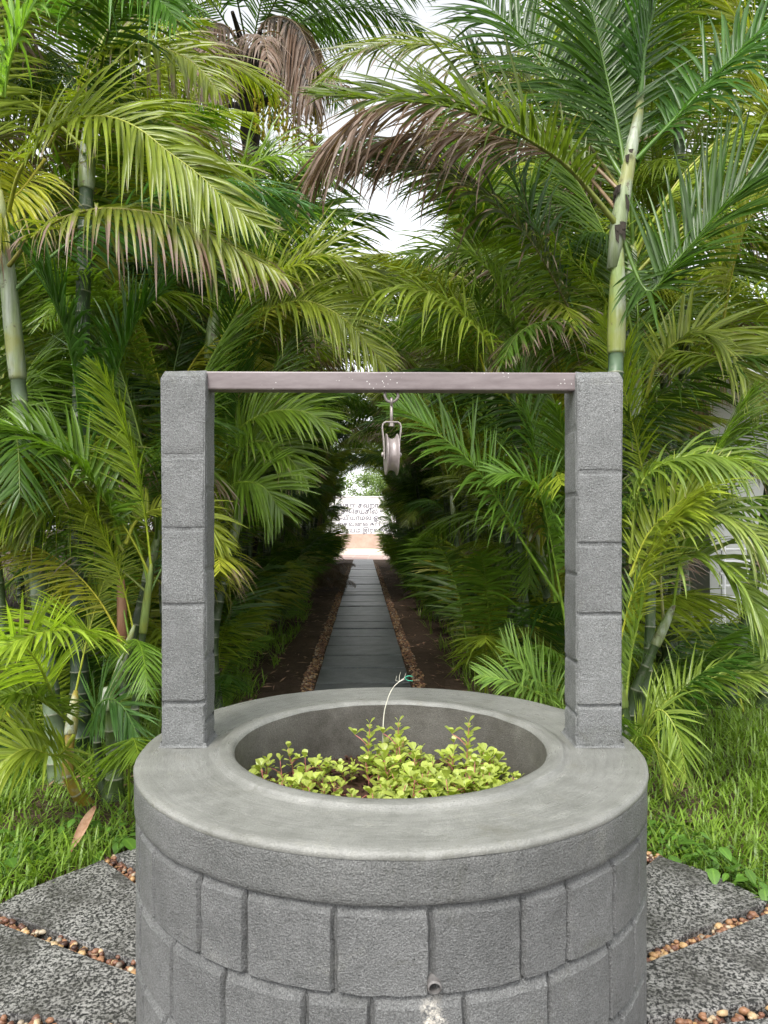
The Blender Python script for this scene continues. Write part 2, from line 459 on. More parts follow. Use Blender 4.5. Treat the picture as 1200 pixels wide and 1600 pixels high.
def mat_plaza():
    n = N('plaza_paving'); b = n.new('TexBrick'); n.link(n.tc.outputs['Object'], b.inputs['Vector'])
    b.inputs['Scale'].default_value = 1.0; b.inputs['Brick Width'].default_value = 1.6; b.inputs['Row Height'].default_value = .8
    b.inputs['Mortar Size'].default_value = .03
    b.inputs['Color1'].default_value = (.42, .25, .22, 1); b.inputs['Color2'].default_value = (.52, .40, .34, 1); b.inputs['Mortar'].default_value = (.5, .45, .4, 1)
    sep = n.new('SeparateXYZ'); n.link(n.tc.outputs['Object'], sep.inputs[0])
    col = n.mix(b.outputs[0], (.58, .50, .40), n.ramp(n.math('MULTIPLY', sep.outputs[1], .01), [(.395, 0.0), (.40, 1.0)]))
    n.principled(col, .7, .3); return n.m
M_PLAZA = mat_plaza()

# ------------------------------------------------------------------ the ground
rng = random.Random(7)
PATH_DX = -32.5 / F           # the path runs very slightly to the left
PDIR = Vector((PATH_DX, 1, 0)).normalized(); PSIDE = Vector((PDIR.y, -PDIR.x, 0))
def PW(u, v, z=0.0): return PDIR * v + PSIDE * u + Vector((0, 0, z))
def UV(p): p = Vector((p[0], p[1], 0)); return p.dot(PSIDE), p.dot(PDIR)

def struct(o): o['kind'] = 'structure'; return o
def sheet(name, quad, z, mat, nu=1, nv=1, amp=0.0):
    a, b, c, d = [Vector((q[0], q[1], z)) for q in quad]
    vs_, fs = [], []
    for j in range(nv + 1):
        for i in range(nu + 1):
            p = a.lerp(b, i / nu).lerp(d.lerp(c, i / nu), j / nv)
            if amp: p.z += amp * noise.noise(p * 1.7)
            vs_.append(p)
    for j in range(nv):
        for i in range(nu):
            k = j * (nu + 1) + i; fs.append((k, k + 1, k + nu + 2, k + nu + 1))
    return struct(obj(name, mesh_from(name, vs_, fs, mat)))
sheet('ground', [(-300, -60), (300, -60), (300, 400), (-300, 400)], -.06, M_GROUND)
sheet('soil_bed', [PW(-1.9, 3.6), PW(1.9, 3.6), PW(1.9, 33.6), PW(-1.9, 33.6)], -.028, M_BED, 24, 160, .02)
sheet('plaza', [(-9, 33.7), (7, 33.7), (7, 56), (-9, 56)], -.012, M_PLAZA)

# ------------------------------------------------------------------ the well
WX, WY, WR, WZ = 0.018, 1.985, 0.68, 0.90
well = empty('well', (WX, WY, 0))
tag(well, 'round grey cement well with scored block wall and two posts carrying a crossbar', 'well')
def well_part(o): # built in world coordinates, then hung under the well
    o.parent = well; o.matrix_parent_inverse = Matrix.Translation((-WX, -WY, 0)); return o

def phi_at(px):
    lo, hi = -1.25, 1.25
    g = lambda ph: (WX + WR * math.sin(ph)) / (WY - WR * math.cos(ph)) * F + 600
    lo, hi = -math.acos(WR / WY) , math.acos(WR / WY)
    for _ in range(50):
        m = (lo + hi) / 2
        if g(m) < px: lo = m
        else: hi = m
    return (lo + hi) / 2
core = MB(); core.lathe([(WR - .016, -.05), (WR - .016, .805)], 96, c=(WX, WY, 0), wob=.002)
well_part(core.build('wall', M_WALL, smooth=True))

BR = WR - .003
def block_mesh(ph0, ph1, z0, z1, seed):
    r = random.Random(seed); off = Vector((r.uniform(0, 99), r.uniform(0, 99), r.uniform(0, 99)))
    wd = (ph1 - ph0) * BR; ht = z1 - z0
    us = [0, .0003, .006, .011]; m = max(3, int(wd / .022))
    us += [.011 + (wd - .022) * i / m for i in range(1, m)] + [wd - .011, wd - .006, wd - .0003, wd]
    zs = [0, .0003, .004, .009] + [.009 + (ht - .025) * i / 7 for i in range(1, 7)] + [ht - .019, ht - .010, ht - .0003, ht]
    dep_u = lambda u: min(1, min(u, wd - u) / .009); 
    vs_, fs = [], []
    for zz in zs:
        for u in us:
            d = 1.0
            du = min(u, wd - u)
            d = min(d, du / .005 if du < .005 else 1)
            d = min(d, zz / .004 if zz < .004 else 1)
            dt = ht - zz
            d = min(d, dt / .019 if dt < .019 else 1)
            sunk = u <= 0 or u >= wd or zz <= 0 or zz >= ht
            ph = ph0 + u / BR
            p = Vector((ph * BR, zz + z0, 0))
            edge = 1.0 if 0 < d < 1 else .25
            wob = noise.noise(p * 55 + off) * .0022 * edge + noise.noise(p * 14 + off) * .002 * d
            jit = noise.noise(p * 38 + off * 1.7)
            z = z0 + zz + (jit * .0035 if (zz > ht - .02 or zz < .006) and 0 < zz < ht else 0)
            ph += (noise.noise(p * 33 + off * .7) * .003 / BR if (u < .012 or u > wd - .012) and 0 < u < wd else 0)
            rad = BR - .0115 + .0115 * d + wob * (1 if d > 0 else 0)
            if sunk: rad = BR - .018
            vs_.append((WX + rad * math.sin(ph), WY - rad * math.cos(ph), z))
    nu = len(us)
    for j in range(len(zs) - 1):
        for i in range(nu - 1):
            k = j * nu + i; fs.append((k, k + 1, k + nu + 1, k + nu))
    return vs_, fs
rows = [(.627, .794), (.453, .623), (.279, .449), (.105, .275), (-.03, .101)]
row_px = [[216, 238, 309, 381, 521, 675, 819, 891, 962, 1001], [217, 266, 347, 475, 580, 729, 862, 957, 994]]
kk = 0
for ri, (z0, z1) in enumerate(rows):
    if ri < 2: cuts = [phi_at(x) for x in row_px[ri]]
    else:
        cuts = [-1.15 + rng.uniform(-.05, .05)]
        while cuts[-1] < 1.1: cuts.append(cuts[-1] + rng.uniform(.17, .30))
    a = cuts[-1]; end = cuts[0] + 2 * math.pi
    while end - a > .36: a += rng.uniform(.2, .3); cuts.append(a)
    cuts.append(end)
    for p0, p1 in zip(cuts, cuts[1:]):
        g = .0045 / BR
        v_, f_ = block_mesh(p0 + g * .5, p1 - g * .5, z0, z1, kk); kk += 1
        well_part(obj('block', mesh_from('block', v_, f_, M_WALL)))

# rim: rough outer band, trowelled top, inner face
rimside = MB()
rimside.lathe([(WR - .03, .798), (WR - .004, .7965), (WR - .000, .800), (WR + .000, .812), (WR + .001, .83), (WR + .001, .85), (WR + .001, .868), (WR + .001, .880), (WR - .004, .888)], 220, c=(WX, WY, 0), wob=.0042)
well_part(rimside.build('rim_band', M_RIMSIDE, smooth=True))
rimtop = MB()
prof = [(WR + .0012, .8835), (WR + .0025, .8885), (WR + .0005, .8945), (WR - .006, .8985), (WR - .014, .900), (WR - .03, .900)]
prof += [(WR - .03 - (WR - .03 - .474) * i / 8, .900 - .002 * math.sin(i / 8 * math.pi)) for i in range(1, 9)]
prof += [(.4715, .9065), (.466, .909), (.445, .9095), (.434, .908), (.4285, .9025), (.4265, .897)]
rimtop.lathe(prof, 220, c=(WX, WY - .012, 0), wob=.0025)
for i, v in enumerate(rimtop.v):     # the outer rings belong to the outer circle, not the slightly offset bore
    r = math.hypot(v[0] - WX, v[1] - WY + .012); k = max(0, min(1, (r - .47) / (WR - .47 - .03)))
    rimtop.v[i] = (v[0], v[1] + .012 * k, v[2])
well_part(rimtop.build('rim_top', M_RIM, smooth=True))
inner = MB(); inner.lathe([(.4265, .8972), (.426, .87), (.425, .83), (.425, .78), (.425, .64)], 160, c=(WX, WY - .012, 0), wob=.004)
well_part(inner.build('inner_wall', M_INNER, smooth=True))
# soil in the well
sv, sf = [(WX, WY - .012, .735)], []
for i in range(1, 15):
    for k in range(64):
        a = 2 * math.pi * k / 64; r = .432 * i / 14
        p = Vector((WX + r * math.cos(a), WY - .012 + r * math.sin(a), 0))
        sv.append((p.x, p.y, .735 + .02 * noise.noise(p * 9) + .012 * noise.noise(p * 24) - .02 * (r / .43) ** 4))
for k in range(64): sf.append((0, 1 + k, 1 + (k + 1) % 64))
for i in range(13):
    for k in range(64):
        a = 1 + i * 64 + k; b = 1 + i * 64 + (k + 1) % 64; sf.append((a, b, b + 64, a + 64))
so = obj('soil_fill', mesh_from('soil_fill', sv, sf, M_POTSOIL)); struct(so)

# posts
def make_post(xl, xr, y0, y1, ztop, joints_f, joints_in, inner_sign, seed):
    r = random.Random(seed)
    base = well_part(MB_post_core(xl, xr, y0, y1, ztop))
    g = .004
    def panel(p_of, w, z0, z1, chamf=0.0):
        """a facing panel: local (s across, z up, d proud)"""
        off = Vector((r.uniform(0, 50), r.uniform(0, 50), 0))
        ss = [0, .004, .008] + [.008 + (w - .016) * i / 5 for i in range(1, 5)] + [w - .008, w - .004, w]
        ht = z1 - z0
        zz = [0, .004, .008] + [.008 + (ht - .017) * i / 8 for i in range(1, 8)] + [ht - .009, ht - .005, ht]
        vs_, fs = [], []
        for z in zz:
            for s in ss:
                d = min(1, min(s, w - s) / .006 + .35, z / .005, (ht - z) / .007)
                d = max(0, d) ** .7
                q = Vector((s, z + z0, 0)) * 40 + off
                dd = .0095 * d + (.0018 * noise.noise(q) + .0015 * noise.noise(q * .3)) * (1 if d > 0 else 0)
                # chipped arrises
                chip = max(0, noise.noise(q * 1.1 + Vector((3, 9, 4))) - .35) * .03
                if min(s, w - s) < .006: dd -= chip
                jz = .0025 * noise.noise(q * .8 + Vector((9, 1, 2))) if 0 < z < ht else 0
                P = p_of(s, z0 + z + jz, dd)
                vs_.append(P)
        n = len(ss)
        for j in range(len(zz) - 1):
            for i in range(n - 1):
                k = j * n + i; fs.append((k, k + 1, k + n + 1, k + n))
        o = obj('block', mesh_from('block', vs_, fs, M_POST)); o.parent = base
        return o
    zf = [WZ - .002] + sorted(joints_f) + [ztop - .032]
    for a, b in zip(zf, zf[1:]):
        panel(lambda s, z, d: (xl - .0045 + s, y0 - d, z), xr - xl + .009, a + g * .5, b - g * .5 if b < ztop - .04 else b)
    zi = [WZ - .002] + sorted(joints_in) + [ztop - .012]
    for a, b in zip(zi, zi[1:]):
        tilt = r.uniform(-.1, .16)
        for sgn in (1, -1):
            X = xr if sgn > 0 else xl
            panel(lambda s, z, d: (X + sgn * d * .8, y0 + s, z), y1 - y0, a + g * .5, b - g * .5)
    for a, b in zip(zf, zf[1:]):
        panel(lambda s, z, d: (xl - .0045 + s, y1 + d, z), xr - xl + .009, a + g * .5, b - g * .5)
def MB_post_core(xl, xr, y0, y1, ztop):
    m = MB(); ch = .032; e = .006; n = 9
    # core with a sloping top front edge (a rounded, rubbed arris); a skirt of mortar at the foot
    prof = [(y0, WZ - .012), (y0, ztop - ch), (y0 + .003, ztop - ch * .6), (y0 + .009, ztop - ch * .22), (y0 + .02, ztop), (y1 - .02, ztop), (y1 - .006, ztop - .01), (y1, ztop - ch), (y1, WZ - .012)]
    vs_ = []; fs = []
    xs = [xl - .007, xl - .003] + [xl + (xr - xl) * i / 6 for i in range(0, 7)] + [xr + .003, xr + .007]
    for i, x in enumerate(xs):
        for j, (y, z) in enumerate(prof):
            k = .006 if i in (0, len(xs) - 1) and 2 <= j <= 6 else 0
            q = Vector((x, y, z)) * 35
            top = 1 if 1 <= j <= 7 else 0
            yy = y - (.0085 if j in (1, 2) else 0) + .002 * noise.noise(q) * top
            vs_.append((x, yy, z - k + .003 * noise.noise(q + Vector((4, 4, 4))) * (1 if 3 <= j <= 6 else 0)))
    m_ = len(prof)
    for i in range(len(xs) - 1):
        for j in range(m_ - 1):
            fs.append((i * m_ + j, i * m_ + j + 1, (i + 1) * m_ + j + 1, (i + 1) * m_ + j))
    fs.append(tuple(range(m_))); fs.append(tuple((len(xs) - 1) * m_ + j for j in range(m_))[::-1])
    # keep the shaft of the core inside the facing
    for k, v in enumerate(vs_):
        j = k % m_
        if j in (0, m_ - 1): vs_[k] = (min(max(v[0], xl), xr), v[1], v[2])
    m.add(vs_, fs)
    w0, d0 = xr - xl, y1 - y0
    cx, cy = (xl + xr) / 2, (y0 + y1) / 2
    ring = []
    for (gx, z) in ((.014, .899), (.0095, .903), (.0085, .912)):
        ring.append([(cx + sx * (w0 / 2 + gx) + .003 * noise.noise(Vector((sx, sy, z)) * 30), cy + sy * (d0 / 2 + gx), z + .001 * noise.noise(Vector((sx * 3, sy * 3, z * 40))))
                     for (sx, sy) in [(-1, -1), (-.5, -1), (0, -1), (.5, -1), (1, -1), (1, 0), (1, 1), (0, 1), (-1, 1), (-1, 0)]])
    vv = sum(ring, []); L = len(ring[0])
    m.add(vv, [(i * L + k, i * L + (k + 1) % L, (i + 1) * L + (k + 1) % L, (i + 1) * L + k) for i in range(2) for k in range(L)])
    return fix_normals(m.build('post', M_POST, smooth=False))
Z_ = lambda py, Y: CAM_Z - (py - 825) / F * Y
make_post(-.605, -.496, 1.937, 2.030, 1.937, [Z_(y, 1.93) for y in (712, 826, 945, 1098)], [Z_(y, 1.98) for y in (668, 764, 888, 1022, 1120)], 1, 3)
make_post(.536, .648, 1.937, 2.062, 1.933, [Z_(y, 1.93) for y in (737, 850, 960, 1103)], [Z_(y, 1.99) for y in (672, 773, 896, 1030, 1110)], -1, 5)
beam = MB()
nb = 24
BX0, BX1 = -.50, .54
prof = [(-.025, -.021), (-.0235, -.0245), (.0235, -.0245), (.025, -.021), (.025, .021), (.0235, .0245), (-.0235, .0245), (-.025, .021)]
vs_ = []
for i in range(nb + 1):
    x = BX0 + (BX1 - BX0) * i / nb
    for (y, z) in prof: vs_.append((x, 1.975 + y, 1.9095 - .0035 * i / nb + z + .0005 * noise.noise(Vector((x * 8, y * 50, z)))))
fs = [(i * 8 + k, i * 8 + (k + 1) % 8, (i + 1) * 8 + (k + 1) % 8, (i + 1) * 8 + k) for i in range(nb) for k in range(8)]
beam.add(vs_, fs)
well_part(fix_normals(beam.build('crossbar', M_BEAM)))
# drain pipe
pp = W(676, 1537, 1.315); pz = pp.z
pipe = MB()
out_dir = Vector((.03, -1, -.06)).normalized()
c0 = Vector((pp.x, 1.40, pz + .006)); c1 = c0 + out_dir * .098
for (a, b, ra, rb) in ((c0, c1, .0135, .0135), (c1, c1 + out_dir * .002, .0135, .0105), (c1 + out_dir * .002, c1 - out_dir * .04, .0105, .010)):
    pipe.tube([a, b], [ra, rb], 20, False)
pipe.tube([c1 - out_dir * .039, c1 - out_dir * .04], [.010, .0001], 20, False, 1)
well_part(pipe.build('drain_pipe', [M_PIPE, M_PIPEIN], smooth=True))

# ------------------------------------------------------------------ pulley on the crossbar
PXc, PYc = .021, 1.975
pul = empty('pulley', (PXc, PYc, 1.60)); tag(pul, 'worn steel pulley wheel in a yoke hanging from the crossbar', 'pulley')
def pul_part(o): o.parent = pul; o.matrix_parent_inverse = Matrix.Translation((-PXc, -PYc, -1.60)); return o
zb = 1.8835
m = MB(); m.tube([Vector((PXc - .018, PYc, zb + .002))] + [Vector((PXc + .0185 * math.cos(a), PYc, zb - .011 + .0185 * math.sin(a))) for a in [math.pi + math.pi * i / 16 for i in range(17)]] + [Vector((PXc + .018, PYc, zb + .002))], .0042, 12)
pul_part(m.build('eye_staple', M_STEEL, smooth=True))
m = MB()
zr = zb - .030
m.tube([Vector((PXc, PYc + .0095 * math.cos(a), zr + .001 + .0095 * math.sin(a))) for a in [2 * math.pi * i / 20 for i in range(21)]], .0038, 10, False)
m.tube([Vector((PXc, PYc, zr - .008)), Vector((PXc, PYc, zr - .062))], .0042, 12)
pul_part(m.build('eye_bolt', M_STEEL, smooth=True))
ROT = Matrix.Rotation(R_(6), 3, 'Z')
def pt(x, y, z): return Vector((PXc, PYc, 0)) + ROT @ Vector((x, y, 0)) + Vector((0, 0, z))
zt = 1.797; zc = 1.706
m = MB()
yo = [(-.0205, zc - .012), (-.0225, zc + .04), (-.026, zt - .022), (-.0262, zt - .012), (-.0235, zt - .004), (-.017, zt), (.017, zt), (.0235, zt - .004), (.0262, zt - .012), (.026, zt - .022), (.0225, zc + .04), (.0205, zc - .012)]
for a, b in zip(yo, yo[1:]):
    p, q = pt(a[0], 0, a[1]), pt(b[0], 0, b[1]); d = (q - p).normalized(); s = ROT @ Vector((0, 1, 0)); n_ = d.cross(s).normalized()
    vv = []
    for c in (p - d * .0007, q + d * .0007):
        for (i, j) in ((-1, -1), (1, -1), (1, 1), (-1, 1)): vv.append(c + s * .0085 * i + n_ * .0016 * j)
    m.add(vv, [(0, 1, 2, 3), (4, 7, 6, 5), (0, 4, 5, 1), (1, 5, 6, 2), (2, 6, 7, 3), (3, 7, 4, 0)])
pul_part(fix_normals(m.build('yoke', M_STEEL)))
m = MB(); m.lathe([(.0002, -.010), (.0085, -.010), (.0085, 0), (.0002, 0)], 6, c=(PXc, PYc, zt - .002)); pul_part(m.build('nut', M_STEEL))
AX = Matrix.Rotation(R_(6), 3, 'Z') @ Matrix.Rotation(R_(90), 3, 'Y')
m = MB(); m.lathe([(.010, -.0165), (.050, -.0165), (.057, -.0170), (.0585, -.0155), (.057, -.0135), (.050, -.011), (.0455, -.006), (.0440, 0), (.0455, .006), (.050, .011), (.057, .0135), (.0585, .0155), (.057, .0170), (.050, .0165), (.010, .0165)], 56, AX, (PXc, PYc, zc))
pul_part(fix_normals(m.build('wheel', M_WHEEL, smooth=True)))
m = MB(); m.lathe([(.0002, -.029), (.004, -.0285), (.0068, -.026), (.0068, -.0225), (.0045, -.022), (.0045, .022), (.0068, .0225), (.0068, .026), (.004, .0285), (.0002, .029)], 12, AX, (PXc, PYc, zc))
pul_part(fix_normals(m.build('axle_bolt', M_STEEL, smooth=True)))

# ------------------------------------------------------------------ paving round the well, path slabs, pebbles
pav = empty('paving_ring', (WX, WY, -.05)); pav['kind'] = 'structure'; pav.name = 'paving_ring'
def wedge(a0, a1, r0, r1, seed):
    r = random.Random(seed); n = 7; top = []
    g = .030
    poly = []
    for i in range(n + 1):
        a = a0 + (a1 - a0) * i / n
        poly.append((r0 * math.cos(a), r0 * math.sin(a)))
    for i in range(n + 1):
        a = a1 + (a0 - a1) * i / n
        rr = r1 + r.uniform(-.008, .008)
        poly.append((rr * math.cos(a), rr * math.sin(a)))
    # pull the long edges in for the pebble gap
    mid = (a0 + a1) / 2; nx, ny = -math.sin(mid), math.cos(mid)
    res = []
    for (x, y) in poly:
        t = x * nx + y * ny; k = g * max(-1, min(1, t / (.25 * math.hypot(x, y) * (a1 - a0))))
        res.append((x - nx * k + r.uniform(-.003, .003), y - ny * k + r.uniform(-.003, .003)))
    L = len(res); tz = r.uniform(-.004, .004)
    c = (sum(p[0] for p in res) / L, sum(p[1] for p in res) / L)
    ins = [(p[0] + (c[0] - p[0]) * .012, p[1] + (c[1] - p[1]) * .012) for p in res]
    vs_ = [(WX + p[0], WY + p[1], -.055) for p in res] + [(WX + p[0], WY + p[1], -.006 + tz + r.uniform(-.002, .001)) for p in res] + [(WX + p[0], WY + p[1], tz) for p in ins]
    fs = [(k, (k + 1) % L, L + (k + 1) % L, L + k) for k in range(L)] + [(L + k, L + (k + 1) % L, 2 * L + (k + 1) % L, 2 * L + k) for k in range(L)] + [tuple(range(2 * L, 3 * L))]
    o = fix_normals(obj('slab', mesh_from('slab', vs_, fs, M_GRANITE, False)))
    o.parent = pav; o.matrix_parent_inverse = Matrix.Translation((-WX, -WY, .05)); return o
GAPS = [R_(10 + 18 * k) for k in range(20)]
for k in range(20): wedge(GAPS[k], GAPS[k] + R_(18), .60, 1.772, 100 + k)

path = empty('path', (0, 3.7, -.05)); path['kind'] = 'structure'
v = 3.84; ip = 0
JOINTS = []
while v < 33.5:
    L = .75 + rng.uniform(-.015, .015); g = rng.uniform(.04, .07)
    m = MB(); w = .915 + rng.uniform(-.012, .012); sk = rng.uniform(-.012, .012)
    n = 6; r = random.Random(ip)
    top = []
    for i in range(n + 1): top.append((-w / 2 + w * i / n, v + r.uniform(-.006, .006) + sk * (i / n - .5)))
    for i in range(n + 1): top.append((w / 2 - w * i / n, v + L - g + r.uniform(-.006, .006)))
    Lt = len(top); tz = r.uniform(-.009, .007); tl = r.uniform(-.004, .004)
    cu, cv = 0, v + L / 2
    vs_ = [PW(a, b, -.055) for a, b in top] + [PW(a, b, -.006 + tz + tl * a) for a, b in top] + [PW(a + (cu - a) * .014, b + (cv - b) * .02, tz + tl * a) for a, b in top]
    fs = [(k, (k + 1) % Lt, Lt + (k + 1) % Lt, Lt + k) for k in range(Lt)] + [(Lt + k, Lt + (k + 1) % Lt, 2 * Lt + (k + 1) % Lt, 2 * Lt + k) for k in range(Lt)] + [tuple(range(2 * Lt, 3 * Lt))]
    o = fix_normals(obj('slab', mesh_from('slab', vs_, fs, M_SLAB, False)))
    o.parent = path; o.matrix_parent_inverse = Matrix.Translation((0, -3.7, .05))
    JOINTS.append(v + L - g / 2); v += L; ip += 1

t_ = (1 + 5 ** .5) / 2
ICO_V = np.array([(-1, t_, 0), (1, t_, 0), (-1, -t_, 0), (1, -t_, 0), (0, -1, t_), (0, 1, t_), (0, -1, -t_), (0, 1, -t_), (t_, 0, -1), (t_, 0, 1), (-t_, 0, -1), (-t_, 0, 1)]) / math.sqrt(1 + t_ * t_)
ICO_F = np.array([(0, 11, 5), (0, 5, 1), (0, 1, 7), (0, 7, 10), (0, 10, 11), (1, 5, 9), (5, 11, 4), (11, 10, 2), (10, 7, 6), (7, 1, 8), (3, 9, 4), (3, 4, 2), (3, 2, 6), (3, 6, 8), (3, 8, 9), (4, 9, 5), (2, 4, 11), (6, 2, 10), (8, 6, 7), (9, 8, 1)])
def pebbles(name, pts, label):
    nr = np.random.default_rng(5); n = len(pts)
    P = np.array([p[:3] for p in pts]); S = np.array([p[3] for p in pts])
    sc = S[:, None] * nr.uniform(.7, 1.2, (n, 3)) * np.array([1, 1, .72])
    ang = nr.uniform(0, 6.283, n); ca, sa = np.cos(ang), np.sin(ang)
    V = ICO_V[None] * (1 + nr.uniform(-.10, .10, (n, 12, 1))) * sc[:, None, :]
    X = V[..., 0] * ca[:, None] - V[..., 1] * sa[:, None]; Yv = V[..., 0] * sa[:, None] + V[..., 1] * ca[:, None]
    V = np.stack([X, Yv, V[..., 2]], -1) + P[:, None, :]
    Fc = (ICO_F[None] + 12 * np.arange(n)[:, None, None]).reshape(-1, 3)
    col = np.zeros((n, 12, 4)); col[..., 0] = nr.uniform(0, 1, n)[:, None]; col[..., 3] = 1
    o = obj(name, mesh_from(name, V.reshape(-1, 3).tolist(), Fc.tolist(), M_PEB, True, None, col.reshape(-1, 4)))
    o['kind'] = 'stuff'; o['label'] = label; o['category'] = 'pebbles'; return o
pts = []
for a in GAPS:
    if math.sin(a) < -.35: continue
    for _ in range(190):
        r = rng.uniform(.70, 1.80); s = rng.uniform(-.03, .03)
        pts.append((WX + r * math.cos(a) - s * math.sin(a), WY + r * math.sin(a) + s * math.cos(a), rng.uniform(-.035, -.010), rng.uniform(.010, .018)))
pebbles('pebble_filling', pts, 'brown and tan pebbles filling the gaps between granite slabs')
pts = []
for s in (-1, 1):
    for _ in range(5200):
        v = 3.8 + 26 * rng.random() ** 1.5
        u = s * (.475 + .12 * rng.random() + .03 * noise.noise(Vector((v * 1.3, s * 5, 0))))
        p = PW(u, v); pts.append((p.x, p.y, rng.uniform(-.035, -.012), rng.uniform(.008, .016) * (1 + v * .03)))
for v in JOINTS:
    if v < 16:
        for _ in range(60):
            p = PW(rng.uniform(-.45, .45), v + rng.uniform(-.018, .018)); pts.append((p.x, p.y, rng.uniform(-.04, -.014), rng.uniform(.006, .012)))
pebbles('pebble_edging', pts, 'reddish brown pebbles edging the slab path')

# ------------------------------------------------------------------ palm fronds
def frond_mesh(name, pts, n_pairs=46, dens=1.0, L=.42, Wd=.026, petiole=.2, a0=68, a1=28, v0=38, v1=14, droop=.5, roll=0.0,
               jit=1.0, rr=.011, seed=0, side=None, twist=0.0, missing=.02, tipw=.35):
    r = random.Random(seed); n_pairs = int(n_pairs * dens)
    C = smooth_curve(pts, 34)
    if side is None:
        ch = C[-1] - C[0]; ch.z = 0
        if ch.length < .05: ch = Vector((1, 0, 0))
        side = ch.normalized().cross(Vector((0, 0, 1)))
    side = Vector(side)
    m = MB()
    nC = len(C)
    rad = [max(.0018, rr * (1.25 - 1.15 * (i / (nC - 1)) ** .7)) for i in range(nC)]
    m.tube(C, rad, 5, False, 1)
    def frame(t):
        x = t * (nC - 1); i = min(nC - 2, int(x)); p = C[i].lerp(C[i + 1], x - i)
        a = max(0, i - 1); b = min(nC - 1, i + 2)
        T = (C[b] - C[a]).normalized()
        B = (side - T * side.dot(T)).normalized(); Nn = B.cross(T)
        if Nn.z < 0 and abs(T.z) < .7: pass
        q = R_(roll + twist * t)
        B, Nn = B * math.cos(q) + Nn * math.sin(q), Nn * math.cos(q) - B * math.sin(q)
        return p, T, B, Nn, i
    g = Vector((0, 0, -1))
    for i in range(n_pairs):
        tt = (i + .5) / n_pairs
        for s in (-1, 1):
            if r.random() < missing: continue
            t = petiole + (1 - petiole) * min(1, max(0, tt + r.uniform(-.25, .25) / n_pairs))
            p, T, B, Nn, ci = frame(min(.998, t))
            prof = min(1, .45 + tt * 2.6) * (1 if tt < .55 else max(.28, 1 - ((tt - .55) / .45) ** 1.6 * .72))
            l = L * prof * r.uniform(.88, 1.1)
            a = R_(a0 + (a1 - a0) * tt + r.gauss(0, 3.5) * jit)
            v_ = R_(v0 + (v1 - v0) * tt + r.gauss(0, 7) * jit)
            d = T * math.cos(a) + (B * s * math.cos(v_) + Nn * math.sin(v_)) * math.sin(a)
            dr = droop * r.uniform(.55, 1.5) * (1 + (2.2 * r.random() if r.random() < .10 * jit else 0))
            ns = 6
            fr = [0, .16, .36, .58, .80]
            wp = [.42, .95, 1.0, .78, tipw + .12]
            w = Wd * (.7 + .3 * prof) * r.uniform(.85, 1.12)
            cv = r.random(); pos = p.copy(); vs2 = []; at = []
            tw = r.gauss(0, .25) * jit
            prev = 0.0
            for k, f in enumerate(fr):
                step = (f - prev) * l; prev = f
                d = (d + g * dr * step * 2.2 * (.35 + f)).normalized()
                pos = pos + d * step
                wv = T - d * T.dot(d)
                wv = wv.normalized() if wv.length > 1e-4 else B
                nn = d.cross(wv) * s
                ct, st = math.cos(tw * f * 2), math.sin(tw * f * 2)
                wv2 = wv * ct + nn * st; nn2 = nn * ct - wv * st
                hw = w * .5 * wp[k]
                vs2 += [pos - wv2 * hw + nn2 * hw * .35, pos - nn2 * hw * .15, pos + wv2 * hw + nn2 * hw * .35]
                at += [(cv, f, 1, 1), (cv, f, 0, 1), (cv, f, 1, 1)]
            d = (d + g * dr * .2 * l * 2.2).normalized()
            vs2.append(pos + d * l * .2); at.append((cv, 1, 0, 1))
            fs = []
            for k in range(4):
                o = k * 3; fs += [(o, o + 1, o + 4, o + 3), (o + 1, o + 2, o + 5, o + 4)]
            fs += [(12, 13, 15), (13, 14, 15)]
            m.add(vs2, fs, 0, at)
    return mesh_from(name, m.v, m.f, [M_LEAF, M_RACHIS], True, m.mi, m.at), C

def arc_pts(e0, bend, L, n=14, power=1.5):
    p = Vector((0, 0, 0)); out = [p.copy()]
    for i in range(n):
        t = (i + .5) / n; e = R_(e0 - bend * t ** power)
        p = p + Vector((math.cos(e), 0, math.sin(e))) * (L / n); out.append(p.copy())
    return out

VARS = {}
def add_var(kind, k, pts, **kw):
    me, C = frond_mesh('frond', pts, side=(0, 1, 0), seed=hash((kind, k)) % 1000 if False else k * 17 + len(kind), **kw)
    VARS.setdefault(kind, []).append((me, C))
vr = random.Random(21)
for k in range(4):
    add_var('up', k, arc_pts(vr.uniform(78, 86), vr.uniform(25, 50), 1.85), n_pairs=66, L=.50, Wd=.018, jit=1.4, a0=50, a1=22, v0=45, v1=20, droop=.35)
    add_var('mid', k, arc_pts(vr.uniform(62, 72), vr.uniform(75, 105), 2.0), n_pairs=68, L=.54, Wd=.018, jit=1.4, droop=.5, v0=36)
    add_var('low', k, arc_pts(vr.uniform(35, 50), vr.uniform(70, 100), 2.0), n_pairs=68, L=.54, Wd=.018, jit=1.5, droop=.7, v0=26, v1=5)
    add_var('young', k, arc_pts(vr.uniform(66, 80), vr.uniform(45, 85), 1.05), n_pairs=34, L=.36, Wd=.017, jit=1.3, petiole=.32, droop=.6, rr=.007)
for k in range(3):
    add_var('dry', k, arc_pts(vr.uniform(0, 25), vr.uniform(70, 100), 1.8, power=.9), n_pairs=42, L=.42, Wd=.018, v0=-15, v1=-30, droop=2.6, jit=2.0, missing=.12)

GREENS = {'green': (.098, .185, .020), 'deep': (.046, .105, .015), 'yg': (.205, .275, .028), 'yellow': (.28, .325, .035),
          'blue': (.085, .19, .07), 'olive': (.14, .19, .03), 'dry': (.20, .15, .11)}
def col_of(kind, rg, dry=0.0):
    c = GREENS[kind]; k = rg.uniform(.85, 1.18); h = rg.uniform(.9, 1.12)
    return (c[0] * k * h, c[1] * k, c[2] * k, dry)

